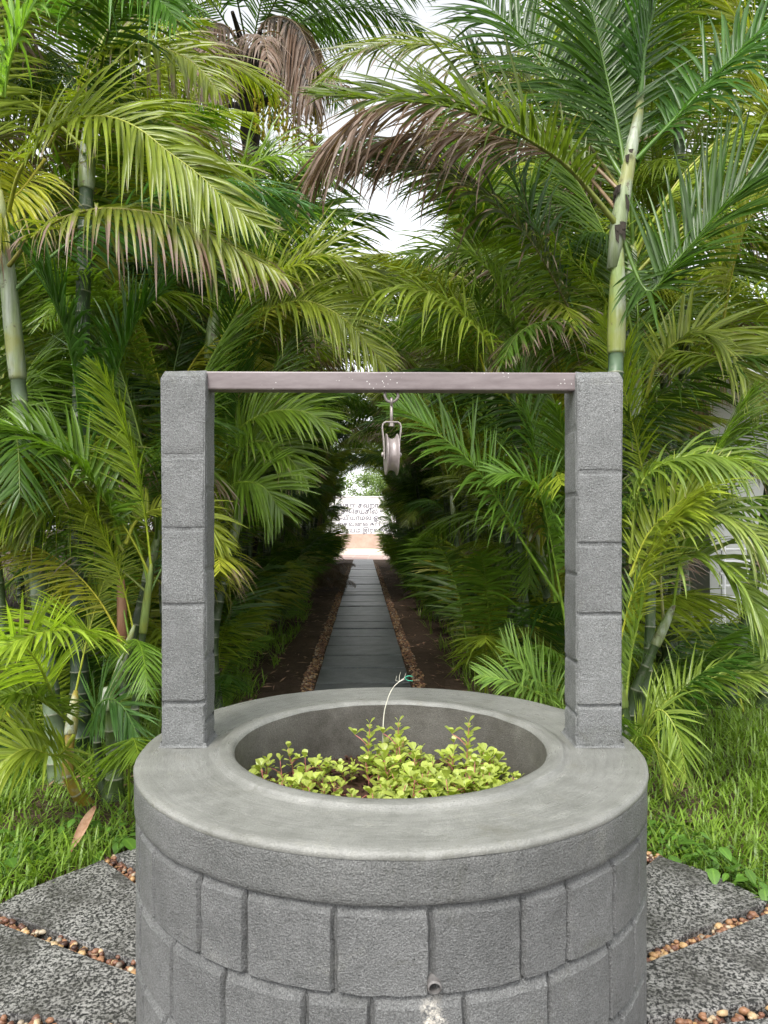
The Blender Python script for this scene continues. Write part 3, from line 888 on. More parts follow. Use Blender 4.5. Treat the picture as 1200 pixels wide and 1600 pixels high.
def blocked(P, margin=.30):
    """keeps the walkway and the space round the well and the camera free of leaves"""
    for p in P:
        u, v = UV(p)
        if v > 2 and v < 40 and abs(u) < .45 + margin + (.18 if p.z < 1.1 else 0) and p.z < 2.35 + .05 * v: return True
        if v > 6.5 and v < 40 and -.04 * v < u < .12 * v and 1.5 + .39 * v < p.z < 1.5 + .50 * v: return True   # the opening in the canopy over the path
        if p.y < 3.0 and abs(p.x) < 1.5: return True
        if p.y < 2.55: return True
        if math.hypot(p.x - WX, p.y - WY) < 1.05 and p.z < 2.3: return True
    return False

def cane_mesh(base, top, rad, seed, bow=.12):
    r = random.Random(seed); b = Vector(base); t = Vector(top); m = MB()
    mid = b.lerp(t, .5) + Vector((r.uniform(-bow, bow), r.uniform(-bow, bow), 0))
    n = max(4, int((t - b).length / .14)); C = smooth_curve([b, mid, t], n + 1)
    pts, rr, at = [], [], []
    for i, p in enumerate(C):
        k = i / n; R0 = rad * (1.18 - .28 * k) * (1 + .35 * max(0, 1 - k * 7))
        d = (C[min(i + 1, n)] - C[max(i - 1, 0)]).normalized()
        for (o, s, g) in ((-.008, 1.0, 0), (-.004, 1.07, 1), (.004, 1.07, 1), (.008, 1.0, 0)):
            pts.append(p + d * o); rr.append(R0 * s); at.append((.5, g, 0, 1))
    m.tube(pts, rr, 10, True, 0, at)
    return mesh_from('cane', m.v, m.f, M_CANE, True, None, m.at), C

def palm(label, base, canes, seed, group=None, name='areca_palm', fr_tint=None, young=5, cat='palm', margin=.30, keep=None, inward=0):
    rg = random.Random(seed); base = Vector((base[0], base[1], -.05))
    t = empty(name, base); tag(t, label, cat, group)
    inv = Matrix.Translation(-base)
    tint = fr_tint or (('yg', 5), ('green', 4), ('yellow', 1.5), ('deep', 2), ('olive', 2))
    ks = [a for a, b in tint]; ws = [b for a, b in tint]
    def put(me, C, loc, azm, tilt, sc, color, parent, pinv):
        M = Matrix.Translation(loc) @ Matrix.Rotation(azm, 4, 'Z') @ Matrix.Rotation(tilt, 4, 'X') @ Matrix.Diagonal((sc, sc, sc, 1))
        pts = [M @ c for c in C[6:]]
        if blocked(pts, margin): return False
        if keep and not keep(pts): return False
        o = bpy.data.objects.new('frond', me); link(o, parent); o.matrix_parent_inverse = pinv
        o.matrix_basis = M
        o.color = color; return True
    for ci, c in enumerate(canes):
        b = base + Vector((c.get('ox', rg.uniform(-.22, .22)), c.get('oy', rg.uniform(-.22, .22)), 0))
        h = c['h']; top = b + Vector((c.get('dx', rg.uniform(-.12, .12) * h), c.get('dy', rg.uniform(-.12, .12) * h), h))
        rad = c.get('r', .038)
        me, C = cane_mesh(b, top, rad, seed * 31 + ci, c.get('bow', .1))
        co = obj('cane', me, t); co.matrix_parent_inverse = inv
        q = rg.uniform(.7, 1.25); co.color = c.get('col', (.060 * q, .095 * q, .032 * q, 1))
        # crownshaft
        d = (C[-1] - C[-2]).normalized(); sl = c.get('shaft', rg.uniform(.35, .6)) * c.get('s', 1)
        m = MB(); st = C[-1] - d * .02
        prof = [(0, 1.0), (.02, 1.07), (.12, 1.12), (.3, 1.1), (.6, .95), (.85, .68), (1, .38)]
        m.tube([st + d * sl * a for a, _ in prof], [rad * b_ for _, b_ in prof], 10, True)
        sh = m.build('crownshaft', M_SHAFT, co, True)
        sh.color = c.get('shcol', (.16, .22, .06, 1))
        n = c.get('n', 7); az0 = rg.uniform(0, 6.28); made = 0
        for i in range(n):
            age = i / max(1, n - 1)
            kind = 'up' if age < .25 else ('mid' if age < .7 else 'low')
            for att in range(7):
                me, Cc = rg.choice(VARS[kind])
                aa = az0 + i * 2.4 + (rg.uniform(-.4, .4) if att == 0 else rg.uniform(-3.14, 3.14))
                cc = col_of(rg.choices(ks, ws)[0], rg, 0.0 if rg.random() < .45 else rg.uniform(.05, .45) * (.3 + age))
                if put(me, Cc, st + d * sl * (.95 - .5 * age), aa, rg.uniform(-.15, .15), c.get('s', 1) * rg.uniform(.85, 1.15), cc, co, Matrix()): break
        if rg.random() < c.get('dry', .25):
            me, Cc = rg.choice(VARS['dry'])
            put(me, Cc, st, rg.uniform(0, 6.28), 0, c.get('s', 1) * rg.uniform(.8, 1), col_of('dry', rg, rg.uniform(.8, 1)), co, Matrix())
    for i in range(young):
        for att in range(5):
            me, Cc = rg.choice(VARS['young']); a = rg.uniform(0, 6.28)
            loc = base + Vector((math.cos(a), math.sin(a), 0)) * rg.uniform(.05, .4) + Vector((inward * rg.uniform(0, .55), rg.uniform(-.7, .7) if inward else 0, 0))
            if put(me, Cc, loc, a + rg.uniform(-.6, .6), rg.uniform(-.2, .2), rg.uniform(.75, 1.95 if inward else 1.35), col_of(rg.choices(ks, ws)[0], rg), t, inv): break
    return t


def blade_frond(cane, pix, seed, face=45, color='green', dry=0.0, **kw):
    """one frond that the photograph shows plainly: its rachis runs through the given points"""
    pts = [W(*p) for p in pix]
    ch = pts[-1] - pts[0]
    kw.setdefault('roll', face if ch.x < 0 else -face)
    kw['L'] = kw.get('L', .42) * 1.18; kw['Wd'] = kw.get('Wd', .026) * .80; kw.setdefault('jit', 1.35)
    me, C = frond_mesh('frond', pts, seed=seed, dens=1.5, **kw)
    o = obj('frond', me, cane); rg = random.Random(seed)
    o.color = col_of(color, rg, dry) if isinstance(color, str) else tuple(color) + (dry,)
    return o

ORD = ['first', 'second', 'third', 'fourth', 'fifth', 'sixth', 'seventh', 'eighth', 'ninth', 'tenth', 'eleventh', 'twelfth', 'thirteenth', 'fourteenth', 'fifteenth', 'sixteenth', 'seventeenth', 'eighteenth', 'nineteenth', 'twentieth']
pr = random.Random(99)
TUN = (('green', 5), ('deep', 3), ('yg', 2.5), ('olive', 2))
for s, nm in ((-1, 'left'), (1, 'right')):
    v = 6.9; k = 0
    while v < 32.5:
        u = s * (1.75 + pr.uniform(-.15, .3)); b = PW(u, v)
        canes = []
        for q in range(5):
            h = pr.uniform(.7, 2.0) if q < 2 else pr.uniform(2.0, 4.0)
            canes.append(dict(h=h, dx=(-s * pr.uniform(-.05, .18) * h), dy=pr.uniform(-.1, .1) * h, r=pr.uniform(.03, .045), n=8, s=pr.uniform(.9, 1.2)))
        palm('areca palm lining the %s side of the path, %s from the well' % (nm, ORD[k]), b, canes, 500 + k + (100 if s > 0 else 0),
             'areca palms in a row on the %s of the path' % nm, fr_tint=TUN if v > 9 else None, young=20 if v < 22 else 12, inward=-s, margin=.2)
        v += pr.uniform(1.6, 2.0); k += 1
    v = 6.2 if s < 0 else 7.6; k = 0
    while v < 31:
        u = s * ((4.0 if s < 0 else 3.4) + pr.uniform(-.4, .5)); b = PW(u, v)
        canes = [dict(h=pr.uniform(2.2, 6.2), r=pr.uniform(.04, .055), n=9, s=pr.uniform(1.1, 1.45), dx=-s * pr.uniform(0, .8)) for _ in range(5)]
        palm('taller areca palm in the back row %s of the path, %s from the well' % (nm, ORD[k]), b, canes, 900 + k + (100 if s > 0 else 0),
             'tall areca palms behind the %s row' % nm, young=4)
        v += pr.uniform(2.4, 3.1); k += 1
    for k, (u, v) in enumerate(((6.6, 8.2), (7.4, 11.5), (7.0, 15.0), (7.6, 19.5))):
        if s > 0: continue
        canes = [dict(h=pr.uniform(2.5, 6.5), r=.05, n=9, s=pr.uniform(1.2, 1.5)) for _ in range(4)]
        palm('outlying areca palm far %s of the path, %s counted away from the well' % (nm, ORD[k]), PW(s * u, v), canes, 1300 + k + (50 if s > 0 else 0),
             'outlying palms %s of the rows' % nm, young=3)

for k, (u, v, h, ln) in enumerate(((-2.5, 16.5, 7.0, .6), (2.4, 12.5, 6.2, -.4), (-2.5, 21.5, 7.4, .7), (2.6, 19.5, 7.4, -.8))):
    canes = [dict(h=h * q, dx=ln * q * 1.2, r=.055, n=10, s=1.45, dry=.8) for q in (1.0, .86, .72)]
    palm('very tall areca palm arching high over the path on the %s, %s from the well' % ('left' if u < 0 else 'right', ORD[k // 2]), PW(u, v), canes, 1500 + k, 'tallest palms over the path', young=0)
# ---- the palms close behind the well, left
BRIGHT = (('yg', 5), ('green', 4), ('yellow', 1.5), ('blue', 1.5))
pal_la = palm('low areca palm with bright young canes on the grass left of the well', (-1.62, 3.95),
    [dict(h=.55, ox=.09, oy=.02, dx=-.02, dy=0, r=.042, n=0, s=.5, dry=0, shaft=.25, col=(.07, .11, .025, 1)),
     dict(h=.62, ox=.02, oy=.1, dx=.03, dy=.02, r=.022, n=4, s=.55, dry=0, shaft=.75, shcol=(.20, .25, .05, 1)),
     dict(h=.95, ox=.20, oy=.18, dx=.0, dy=.02, r=.022, n=5, s=.7, dry=0, shaft=.6),
     dict(h=.42, ox=-.03, oy=-.04, dx=-.09, dy=0, r=.030, n=1, s=.55, dry=0, shaft=.45, col=(.24, .17, .02, 1), shcol=(.26, .24, .07, 1))],
    11, fr_tint=BRIGHT, young=1)
pal_lb = palm('tall areca palm with leaning pale ringed canes at the left edge', (-1.95, 4.35),
    [dict(h=2.45, ox=0, oy=-.1, dx=-.22, dy=-.08, r=.046, n=3, s=.95, shaft=1.15, bow=.03, dry=0, shcol=(.24, .30, .15, 1), col=(.16, .21, .12, 1)),
     dict(h=3.9, ox=-.1, oy=.4, dx=.0, dy=.1, r=.05, n=7, s=1.1, bow=.05, col=(.05, .085, .04, 1)),
     dict(h=1.5, ox=-.35, oy=.15, dx=-.2, dy=0, r=.035, n=6, s=.9),
     dict(h=1.2, ox=.25, oy=.3, dx=.1, dy=.1, r=.032, n=6, s=.85, dry=0)],
    12, fr_tint=(('green', 4), ('yg', 4), ('deep', 3), ('blue', 1)), young=4)
pal_lc = palm('areca palm with stout dark ringed cane behind the left post', (-1.5, 5.7),
    [dict(h=2.9, ox=.05, oy=0, dx=.06, dy=0, r=.06, n=7, s=1.1, bow=.04, col=(.05, .09, .045, 1)),
     dict(h=1.4, ox=.2, oy=-.15, dx=.12, dy=-.1, r=.034, n=7, s=.9, dry=0),
     dict(h=2.0, ox=-.2, oy=.1, dx=-.1, dy=0, r=.04, n=7, s=1.0),
     dict(h=.8, ox=-.05, oy=-.25, dx=.05, dy=-.05, r=.03, n=6, s=.8, dry=0)],
    13, fr_tint=(('green', 4), ('yg', 4), ('deep', 2), ('yellow', .5)), young=6)
pal_ld = palm('bushy areca palm filling the space at far left', (-3.0, 5.0),
    [dict(h=2.6, r=.045, n=8, s=1.1), dict(h=3.8, r=.05, n=8, s=1.2), dict(h=1.5, r=.04, n=7, s=1.0), dict(h=.7, r=.035, n=6, s=.85)],
    14, fr_tint=(('green', 4), ('yg', 3), ('deep', 3), ('olive', 2)), young=5)
# ---- right
pal_ra = palm('tall areca palm with pale green crownshaft just right of the right post', (1.43, 4.40),
    [dict(h=2.66, ox=0, oy=0, dx=.02, dy=0, r=.050, n=0, s=1.0, shaft=.75, bow=.02, dry=0, shcol=(.20, .27, .09, 1), col=(.10, .16, .09, 1)),
     dict(h=.8, ox=.15, oy=.15, dx=.2, dy=.05, r=.03, n=2, s=.8, dry=0),
     dict(h=.5, ox=-.02, oy=-.15, dx=.02, dy=-.05, r=.026, n=2, s=.6, dry=0),
     dict(h=1.3, ox=.25, oy=.35, dx=.2, dy=.2, r=.034, n=4, s=.9, dry=0)],
    21, fr_tint=(('yg', 4), ('green', 4), ('deep', 2), ('yellow', .6)), young=2, keep=lambda P: all(p.z < 3.2 for p in P))
pal_rb = palm('leafy areca palm behind the right post with a long frond over the path', (1.75, 5.5),
    [dict(h=1.4, ox=-.1, oy=-.1, dx=-.15, dy=-.1, r=.036, n=7, s=.95, dry=0),
     dict(h=2.4, ox=.1, oy=.1, dx=.15, dy=.05, r=.045, n=8, s=1.1),
     dict(h=.7, ox=-.2, oy=0, dx=-.1, dy=-.1, r=.03, n=6, s=.8, dry=0),
     dict(h=3.3, ox=.2, oy=.3, dx=.1, dy=.1, r=.05, n=8, s=1.2)],
    22, fr_tint=(('green', 5), ('yg', 3), ('deep', 3)), young=6, keep=lambda P: not any(p.z > 3.0 and p.y < 4.9 for p in P))
pal_rc = palm('areca palm with slender canes in front of the house on the right', (3.1, 5.9),
    [dict(h=2.3, r=.04, n=7, s=1.05), dict(h=3.5, r=.045, n=8, s=1.2)],
    23, fr_tint=(('yg', 5), ('olive', 3), ('green', 3), ('yellow', 1)), young=1, keep=lambda P: not any(p.z > 3.0 and p.y < 4.9 for p in P))
LA, LB, LC, LD = [[c for c in p.children if c.name.startswith('cane')] for p in (pal_la, pal_lb, pal_lc, pal_ld)]
RA, RB, RC = [[c for c in p.children if c.name.startswith('cane')] for p in (pal_ra, pal_rb, pal_rc)]

# upper part of the tall right-hand crown: leaf sheaths stepping up the shaft
m = MB()
shp = [W(958, 420, 4.40), W(966, 352, 4.40), W(975, 300, 4.40), W(985, 240, 4.42), W(996, 190, 4.44), W(1004, 120, 4.46)]
m.tube(shp, [.040, .052, .046, .042, .034, .018], 12)
o = m.build('leaf_sheath', M_SHAFT, RA[0], True); o.color = (.22, .27, .14, 1)

m = MB(); rg = random.Random(6)
for (px, py, w) in ((966, 356, .052), (972, 300, .047), (986, 242, .042)):
    c = W(px, py, 4.40)
    for k in range(9):
        a = rg.uniform(0, 6.28); d = Vector((math.cos(a), math.sin(a), 0)); t = Vector((-d.y, d.x, 0)); h = rg.uniform(.03, .12); q = c + d * (w + .003) + Vector((0, 0, rg.uniform(-.04, .03)))
        m.add([q - t * .016, q + t * .016, q + t * .008 + d * .008 - Vector((0, 0, h)), q - t * .010 + d * .003 - Vector((0, 0, h * .7))], [(0, 1, 2, 3)])
m.build('torn_sheath_edge', M_DARKTRUNK, RA[0])
# ---- fronds that stand out in the photograph (rachis points: photo x, y, depth)
bf = blade_frond
# left
bf(LB[0], [(14, 330, 4.1), (30, 270, 3.9), (65, 220, 3.75), (105, 190, 3.65), (165, 182, 3.55), (215, 200, 3.5), (260, 235, 3.48), (310, 272, 3.46), (350, 310, 3.45), (400, 350, 3.45)], 1, 50, (.19, .25, .03), .14, n_pairs=52, L=.44, Wd=.028, petiole=.18, droop=.9, v0=22, v1=8)
bf(LB[0], [(14, 415, 4.0), (50, 372, 3.8), (100, 340, 3.65), (165, 326, 3.55), (250, 335, 3.5), (320, 360, 3.48), (380, 395, 3.46), (445, 432, 3.45)], 2, 30, 'olive', .42, n_pairs=48, L=.40, Wd=.026, petiole=.16, droop=1.6, v0=15, v1=-5)
bf(LB[0], [(4, 150, 3.5), (20, 80, 3.4), (45, 25, 3.35), (80, -30, 3.3)], 3, 60, (.16, .30, .05), 0, n_pairs=30, L=.36, Wd=.03, petiole=.02, droop=1.3, v0=20)
bf(LB[1], [(90, 40, 4.3), (150, -30, 4.0), (220, -30, 3.8), (275, 30, 3.7)], 4, 40, (.10, .24, .03), 0, n_pairs=34, L=.42, Wd=.028, petiole=.05, droop=1.3)
bf(LB[1], [(75, 230, 4.8), (140, 120, 4.6), (210, 70, 4.4), (290, 90, 4.3), (340, 140, 4.2)], 5, 50, 'yg', .35, n_pairs=44, L=.46, droop=1.0, v0=20)
bf(LB[1], [(70, 250, 4.8), (30, 300, 4.3), (-10, 330, 4.1), (-60, 390, 4.0)], 6, 40, 'yellow', .35, n_pairs=40, L=.44, droop=.9)
bf(LB[3], [(130, 700, 4.4), (112, 560, 4.1), (75, 450, 3.9), (35, 388, 3.8)], 7, 55, (.045, .12, .018), 0, n_pairs=44, L=.46, Wd=.03, petiole=.12, droop=.5, v0=20)
bf(LB[3], [(140, 700, 4.4), (175, 600, 4.3), (215, 500, 4.2), (270, 440, 4.1)], 8, 50, (.05, .13, .02), 0, n_pairs=44, L=.42, petiole=.15, droop=.5)
bf(LA[2], [(186, 850, 4.05), (170, 790, 3.95), (130, 735, 3.85), (80, 700, 3.75), (30, 672, 3.7), (-20, 668, 3.65)], 9, 35, 'green', 0, n_pairs=44, L=.33, Wd=.028, petiole=.12, droop=.9, v0=40, v1=25)
bf(LA[2], [(192, 860, 4.1), (150, 800, 4.0), (110, 770, 3.95), (60, 790, 3.9), (20, 830, 3.85)], 10, 45, 'olive', .1, n_pairs=40, L=.33, droop=.8)
bf(LA[2], [(196, 850, 4.1), (212, 815, 4.15), (245, 797, 4.2), (300, 800, 4.25), (350, 850, 4.3)], 11, 30, (.30, .36, .05), 0, n_pairs=36, L=.30, droop=1.2, v0=30)
bf(LA[3], [(92, 1110, 3.9), (55, 1030, 3.3), (10, 1004, 3.05), (-60, 1030, 2.95)], 12, 45, (.28, .40, .05), 0, n_pairs=30, L=.30, Wd=.026, petiole=.25, droop=.7, v0=25)
bf(LA[3], [(150, 1000, 3.8), (115, 985, 3.4), (60, 990, 3.15), (0, 1012, 3.0)], 13, 20, (.27, .39, .045), 0, n_pairs=32, L=.28, Wd=.024, petiole=.1, droop=.9, v0=30)
bf(LA[0], [(160, 1150, 3.9), (150, 1110, 3.75), (170, 1092, 3.65), (195, 1108, 3.6), (222, 1165, 3.55)], 14, 70, (.11, .23, .075), 0, n_pairs=24, L=.24, Wd=.022, petiole=.15, droop=.5, v0=12)
bf(LA[3], [(112, 1130, 3.85), (80, 1105, 3.6), (40, 1085, 3.45), (-20, 1090, 3.3)], 15, 30, 'olive', 0, n_pairs=30, L=.3, petiole=.3, droop=.5)
bf(LA[3], [(115, 1150, 3.85), (90, 1180, 3.6), (40, 1170, 3.45), (-10, 1200, 3.35)], 16, 40, (.26, .34, .05), 0, n_pairs=30, L=.3, petiole=.25, droop=.9)
bf(LC[1], [(336, 720, 5.1), (380, 665, 4.9), (430, 642, 4.8), (480, 645, 4.75), (520, 672, 4.75)], 17, 50, (.13, .22, .02), .12, n_pairs=42, L=.34, droop=.9, v0=15)
bf(LC[1], [(336, 735, 5.1), (380, 695, 4.9), (430, 695, 4.85), (478, 748, 4.8)], 18, 50, (.14, .23, .025), .22, n_pairs=36, L=.32, droop=.8)
bf(LC[1], [(340, 780, 5.0), (370, 755, 4.8), (410, 760, 4.7), (440, 800, 4.7)], 19, 60, 'green', 0, n_pairs=36, L=.36, droop=.5, v0=18)
bf(LC[0], [(352, 560, 5.6), (390, 470, 5.3), (450, 420, 5.1), (520, 400, 5.0), (580, 440, 4.95)], 20, 45, 'yg', .18, n_pairs=46, L=.46, droop=.7)
bf(LC[0], [(352, 560, 5.6), (400, 500, 5.2), (470, 470, 5.0), (540, 500, 4.9), (600, 570, 4.85)], 24, 50, (.20, .26, .03), .2, n_pairs=46, L=.44, droop=.8)
bf(LC[0], [(350, 520, 5.6), (400, 400, 5.6), (470, 330, 5.5), (540, 340, 5.4)], 21, 55, (.13, .25, .02), .1, n_pairs=46, L=.46, droop=.7)
bf(LC[0], [(350, 520, 5.6), (330, 380, 5.6), (370, 280, 5.5), (450, 240, 5.4), (520, 280, 5.3)], 22, 50, (.16, .27, .02), .1, n_pairs=46, L=.46, droop=.8)
# right: crown of the tall palm
bf(RA[0], [(964, 352, 4.38), (922, 300, 4.3), (880, 255, 4.2), (820, 215, 4.1), (750, 180, 4.0), (675, 162, 3.9), (600, 156, 3.8), (510, 150, 3.7)], 31, 40, (.085, .13, .02), .18, n_pairs=56, L=.50, Wd=.030, petiole=.14, droop=.35, v0=35, v1=15, rr=.016)
bf(RA[0], [(970, 300, 4.4), (900, 235, 4.6), (800, 180, 4.6), (700, 150, 4.5), (600, 160, 4.4), (530, 210, 4.3), (480, 285, 4.3)], 32, 35, 'dry', .95, n_pairs=48, L=.66, Wd=.026, petiole=.3, droop=.55, v0=-15, v1=-25, a0=38, a1=14, jit=3.0, missing=.12)
bf(RA[0], [(966, 330, 4.4), (900, 260, 4.7), (800, 220, 4.75), (700, 205, 4.7), (610, 215, 4.6), (540, 255, 4.5)], 57, 40, 'dry', .8, n_pairs=46, L=.6, Wd=.024, petiole=.3, droop=.8, v0=-5, v1=-20, a0=42, a1=15, jit=3.0, missing=.1)
bf(RA[0], [(972, 300, 4.4), (890, 190, 4.9), (790, 110, 5.0), (680, 70, 5.0), (570, 80, 4.9), (500, 130, 4.8)], 58, 45, (.13, .17, .03), .3, n_pairs=60, L=.55, Wd=.026, petiole=.2, droop=.7, v0=10, jit=1.3)
bf(RA[0], [(978, 275, 4.4), (965, 200, 4.45), (948, 120, 4.5), (928, 30, 4.5), (905, -60, 4.5)], 33, 60, (.045, .105, .016), 0, n_pairs=50, L=.52, Wd=.03, petiole=.12, droop=.3, v0=15, rr=.016)
bf(RA[0], [(1000, 160, 4.45), (1008, 75, 4.4), (1030, -20, 4.3), (1060, -120, 4.2)], 34, 50, (.055, .14, .03), 0, n_pairs=44, L=.5, Wd=.03, petiole=.1, droop=.3, rr=.018)
bf(RA[0], [(994, 250, 4.4), (1065, 175, 4.3), (1145, 90, 4.2), (1220, 20, 4.1), (1290, -20, 4.0)], 35, 45, (.05, .13, .02), 0, n_pairs=52, L=.52, Wd=.03, petiole=.15, droop=1.0, v0=20, rr=.015)
bf(RA[0], [(974, 280, 4.4), (910, 175, 4.6), (850, 100, 4.8), (785, 30, 4.9), (720, -30, 5.0)], 36, 50, (.05, .115, .018), 0, n_pairs=52, L=.55, Wd=.032, petiole=.15, droop=.6, v0=15, rr=.015)
bf(RA[0], [(968, 360, 4.4), (985, 500, 4.5), (1050, 415, 4.2), (1100, 360, 4.1), (1150, 302, 4.0), (1230, 250, 3.9)][0:1] + [(1010, 455, 4.3), (1050, 415, 4.2), (1100, 360, 4.1), (1150, 302, 4.0), (1240, 250, 3.9)], 37, 55, (.05, .11, .018), 0, n_pairs=52, L=.52, Wd=.03, petiole=.2, droop=.3, v0=25, rr=.014)
bf(RB[3], [(925, 560, 5.5), (880, 465, 5.2), (835, 385, 5.0), (795, 340, 4.9), (730, 290, 4.8), (650, 258, 4.7), (590, 262, 4.6)], 38, 45, (.055, .075, .03), .35, n_pairs=52, L=.5, Wd=.028, droop=.6, v0=15)
bf(RB[3], [(925, 560, 5.5), (870, 420, 5.4), (810, 300, 5.3), (770, 200, 5.2), (740, 80, 5.2)], 39, 50, (.045, .11, .02), 0, n_pairs=52, L=.55, droop=.5, v0=15)
bf(RB[1], [(800, 640, 5.6), (775, 570, 5.4), (750, 520, 5.2), (700, 475, 5.1), (650, 452, 5.0), (590, 455, 5.0), (540, 500, 5.0)], 40, 35, (.30, .40, .06), .12, n_pairs=50, L=.48, Wd=.026, droop=1.2, v0=25)
bf(RB[1], [(810, 640, 5.6), (800, 520, 5.5), (770, 430, 5.4), (710, 390, 5.3), (640, 400, 5.2)], 41, 45, (.22, .34, .06), .05, n_pairs=48, L=.48, droop=1.0)
bf(RB[0], [(880, 945, 5.1), (835, 875, 5.0), (800, 820, 4.9), (750, 740, 4.75), (700, 690, 4.65), (650, 652, 4.6), (612, 632, 4.55)], 42, 55, (.10, .20, .03), 0, n_pairs=46, L=.40, Wd=.024, petiole=.32, droop=.5, v0=18, rr=.012)
bf(RB[0], [(868, 940, 5.2), (850, 800, 5.1), (835, 700, 5.05), (818, 620, 5.0), (800, 560, 5.0)], 43, 60, (.08, .17, .02), 0, n_pairs=44, L=.44, Wd=.026, petiole=.25, droop=.5, v0=15)
bf(RB[0], [(885, 980, 5.1), (860, 840, 4.9), (845, 780, 4.8), (815, 745, 4.75), (770, 740, 4.7)], 44, 50, (.12, .23, .035), 0, n_pairs=40, L=.36, petiole=.3, droop=.8)
bf(RB[2], [(880, 1115, 4.6), (850, 1075, 4.5), (815, 1040, 4.4), (785, 1005, 4.35)], 45, 55, (.16, .27, .06), 0, n_pairs=26, L=.27, Wd=.02, petiole=.1, droop=.4)
bf(RB[2], [(885, 1120, 4.6), (850, 1090, 4.4), (800, 1065, 4.3), (750, 1055, 4.25)], 46, 45, (.15, .26, .06), 0, n_pairs=26, L=.25, Wd=.02, petiole=.15, droop=.7)
bf(RA[1], [(985, 900, 4.2), (1010, 840, 4.1), (1045, 800, 4.0), (1085, 768, 3.9), (1150, 730, 3.85)], 47, 50, (.28, .36, .05), .1, n_pairs=36, L=.28, Wd=.026, petiole=.1, droop=.6, v0=20)
bf(RA[1], [(985, 880, 4.2), (1000, 760, 4.1), (1060, 716, 4.0), (1130, 714, 3.9), (1210, 730, 3.8)], 48, 20, (.15, .23, .04), .1, n_pairs=44, L=.34, Wd=.026, petiole=.25, droop=1.6, v0=15)
bf(RA[1], [(985, 900, 4.2), (1040, 830, 4.05), (1110, 800, 3.95), (1180, 840, 3.85), (1230, 900, 3.8)], 49, 25, (.20, .27, .06), .15, n_pairs=44, L=.34, droop=1.4, v0=20)
bf(RA[1], [(990, 950, 4.2), (1040, 880, 4.1), (1110, 870, 4.0), (1170, 930, 3.9), (1200, 1010, 3.85)], 50, 30, (.19, .28, .05), .1, n_pairs=42, L=.30, droop=1.0)
bf(RA[2], [(990, 1160, 4.2), (1010, 1125, 3.9), (1035, 1110, 3.75), (1060, 1150, 3.65), (1072, 1215, 3.6)], 51, 60, (.20, .29, .06), .12, n_pairs=30, L=.24, Wd=.018, petiole=.12, droop=.8, v0=15)
bf(RA[2], [(985, 1180, 4.2), (1005, 1150, 3.85), (1025, 1170, 3.65), (1040, 1240, 3.55)], 52, 60, (.24, .32, .06), 0, n_pairs=28, L=.2, Wd=.018, petiole=.12, droop=.8)
bf(RA[2], [(985, 1160, 4.2), (1050, 1090, 4.1), (1130, 1055, 4.0), (1220, 1050, 3.9)], 53, 20, (.18, .26, .05), .1, n_pairs=40, L=.26, Wd=.02, petiole=.2, droop=1.2)
bf(RA[2], [(975, 1120, 4.2), (985, 1030, 4.15), (1000, 960, 4.1), (1005, 900, 4.1)], 54, 50, (.2, .3, .07), 0, n_pairs=26, L=.3, Wd=.024, petiole=.2, droop=.2)
bf(RA[3], [(1010, 620, 4.8), (1030, 560, 4.6), (1090, 520, 4.5), (1150, 560, 4.4), (1190, 640, 4.4)], 55, 50, (.22, .28, .05), .15, n_pairs=40, L=.36, droop=.6)
bf(RC[1], [(1130, 500, 5.5), (1150, 400, 5.2), (1180, 330, 5.0), (1240, 290, 4.9)], 56, 50, (.24, .28, .05), .2, n_pairs=40, L=.44, droop=.6)
for o in [c for c in bpy.data.objects if c.name.startswith('frond') and c.data.users == 1]: pass

# dry brown sheath round one of the young canes
m = MB(); m.tube([W(192, 1035, 4.12), W(191, 985, 4.12), W(190, 935, 4.12), W(189, 905, 4.12)], [.028, .030, .027, .020], 10)
m.build('dry_sheath', M_SHEATH, LA[2], True)

# ---- old palm with a dark trunk and hanging seed strands, behind on the left
ob = Vector((-2.42, 12.0, -.05)); old = empty('old_palm', ob)
tag(old, 'old tall palm with black trunk, dead hanging fronds and yellow seed strands', 'palm')
m = MB(); tp = W(388, 90, 12.0)
n = 46; C = smooth_curve([ob, ob.lerp(tp, .5) + Vector((.15, 0, 0)), tp], n)
m.tube(C, [(.17 + .03 * math.sin(i * 2.3) + (.10 if i > n - 5 else 0)) * (1.1 - .2 * i / n) for i in range(n)], 12)
rg = random.Random(4)
for k in range(16):
    a = k * 2.4; z = tp - Vector((0, 0, .9)) + Vector((0, 0, k * .05)); d = Vector((math.cos(a), math.sin(a), .5))
    m.tube([z + d * .1, z + d * .45, z + d * .8 - Vector((0, 0, .05))], [.07, .05, .03], 6)
tr = m.build('trunk', M_DARKTRUNK); tr.parent = old; tr.matrix_parent_inverse = Matrix.Translation(-ob)
for k in range(20):
    kind = 'low' if k < 10 else ('dry' if k < 16 else 'mid')
    me, Cc = rg.choice(VARS[kind]); o = obj('frond', me, tr)
    o.matrix_basis = Matrix.Translation(tp + Vector((0, 0, .1 - .03 * k))) @ Matrix.Rotation(k * 2.4 + rg.uniform(-.3, .3), 4, 'Z') @ Matrix.Diagonal((1.7, 1.7, 1.7, 1))
    o.color = col_of('deep', rg, .1) if kind != 'dry' else (.16, .14, .14, 1.0)
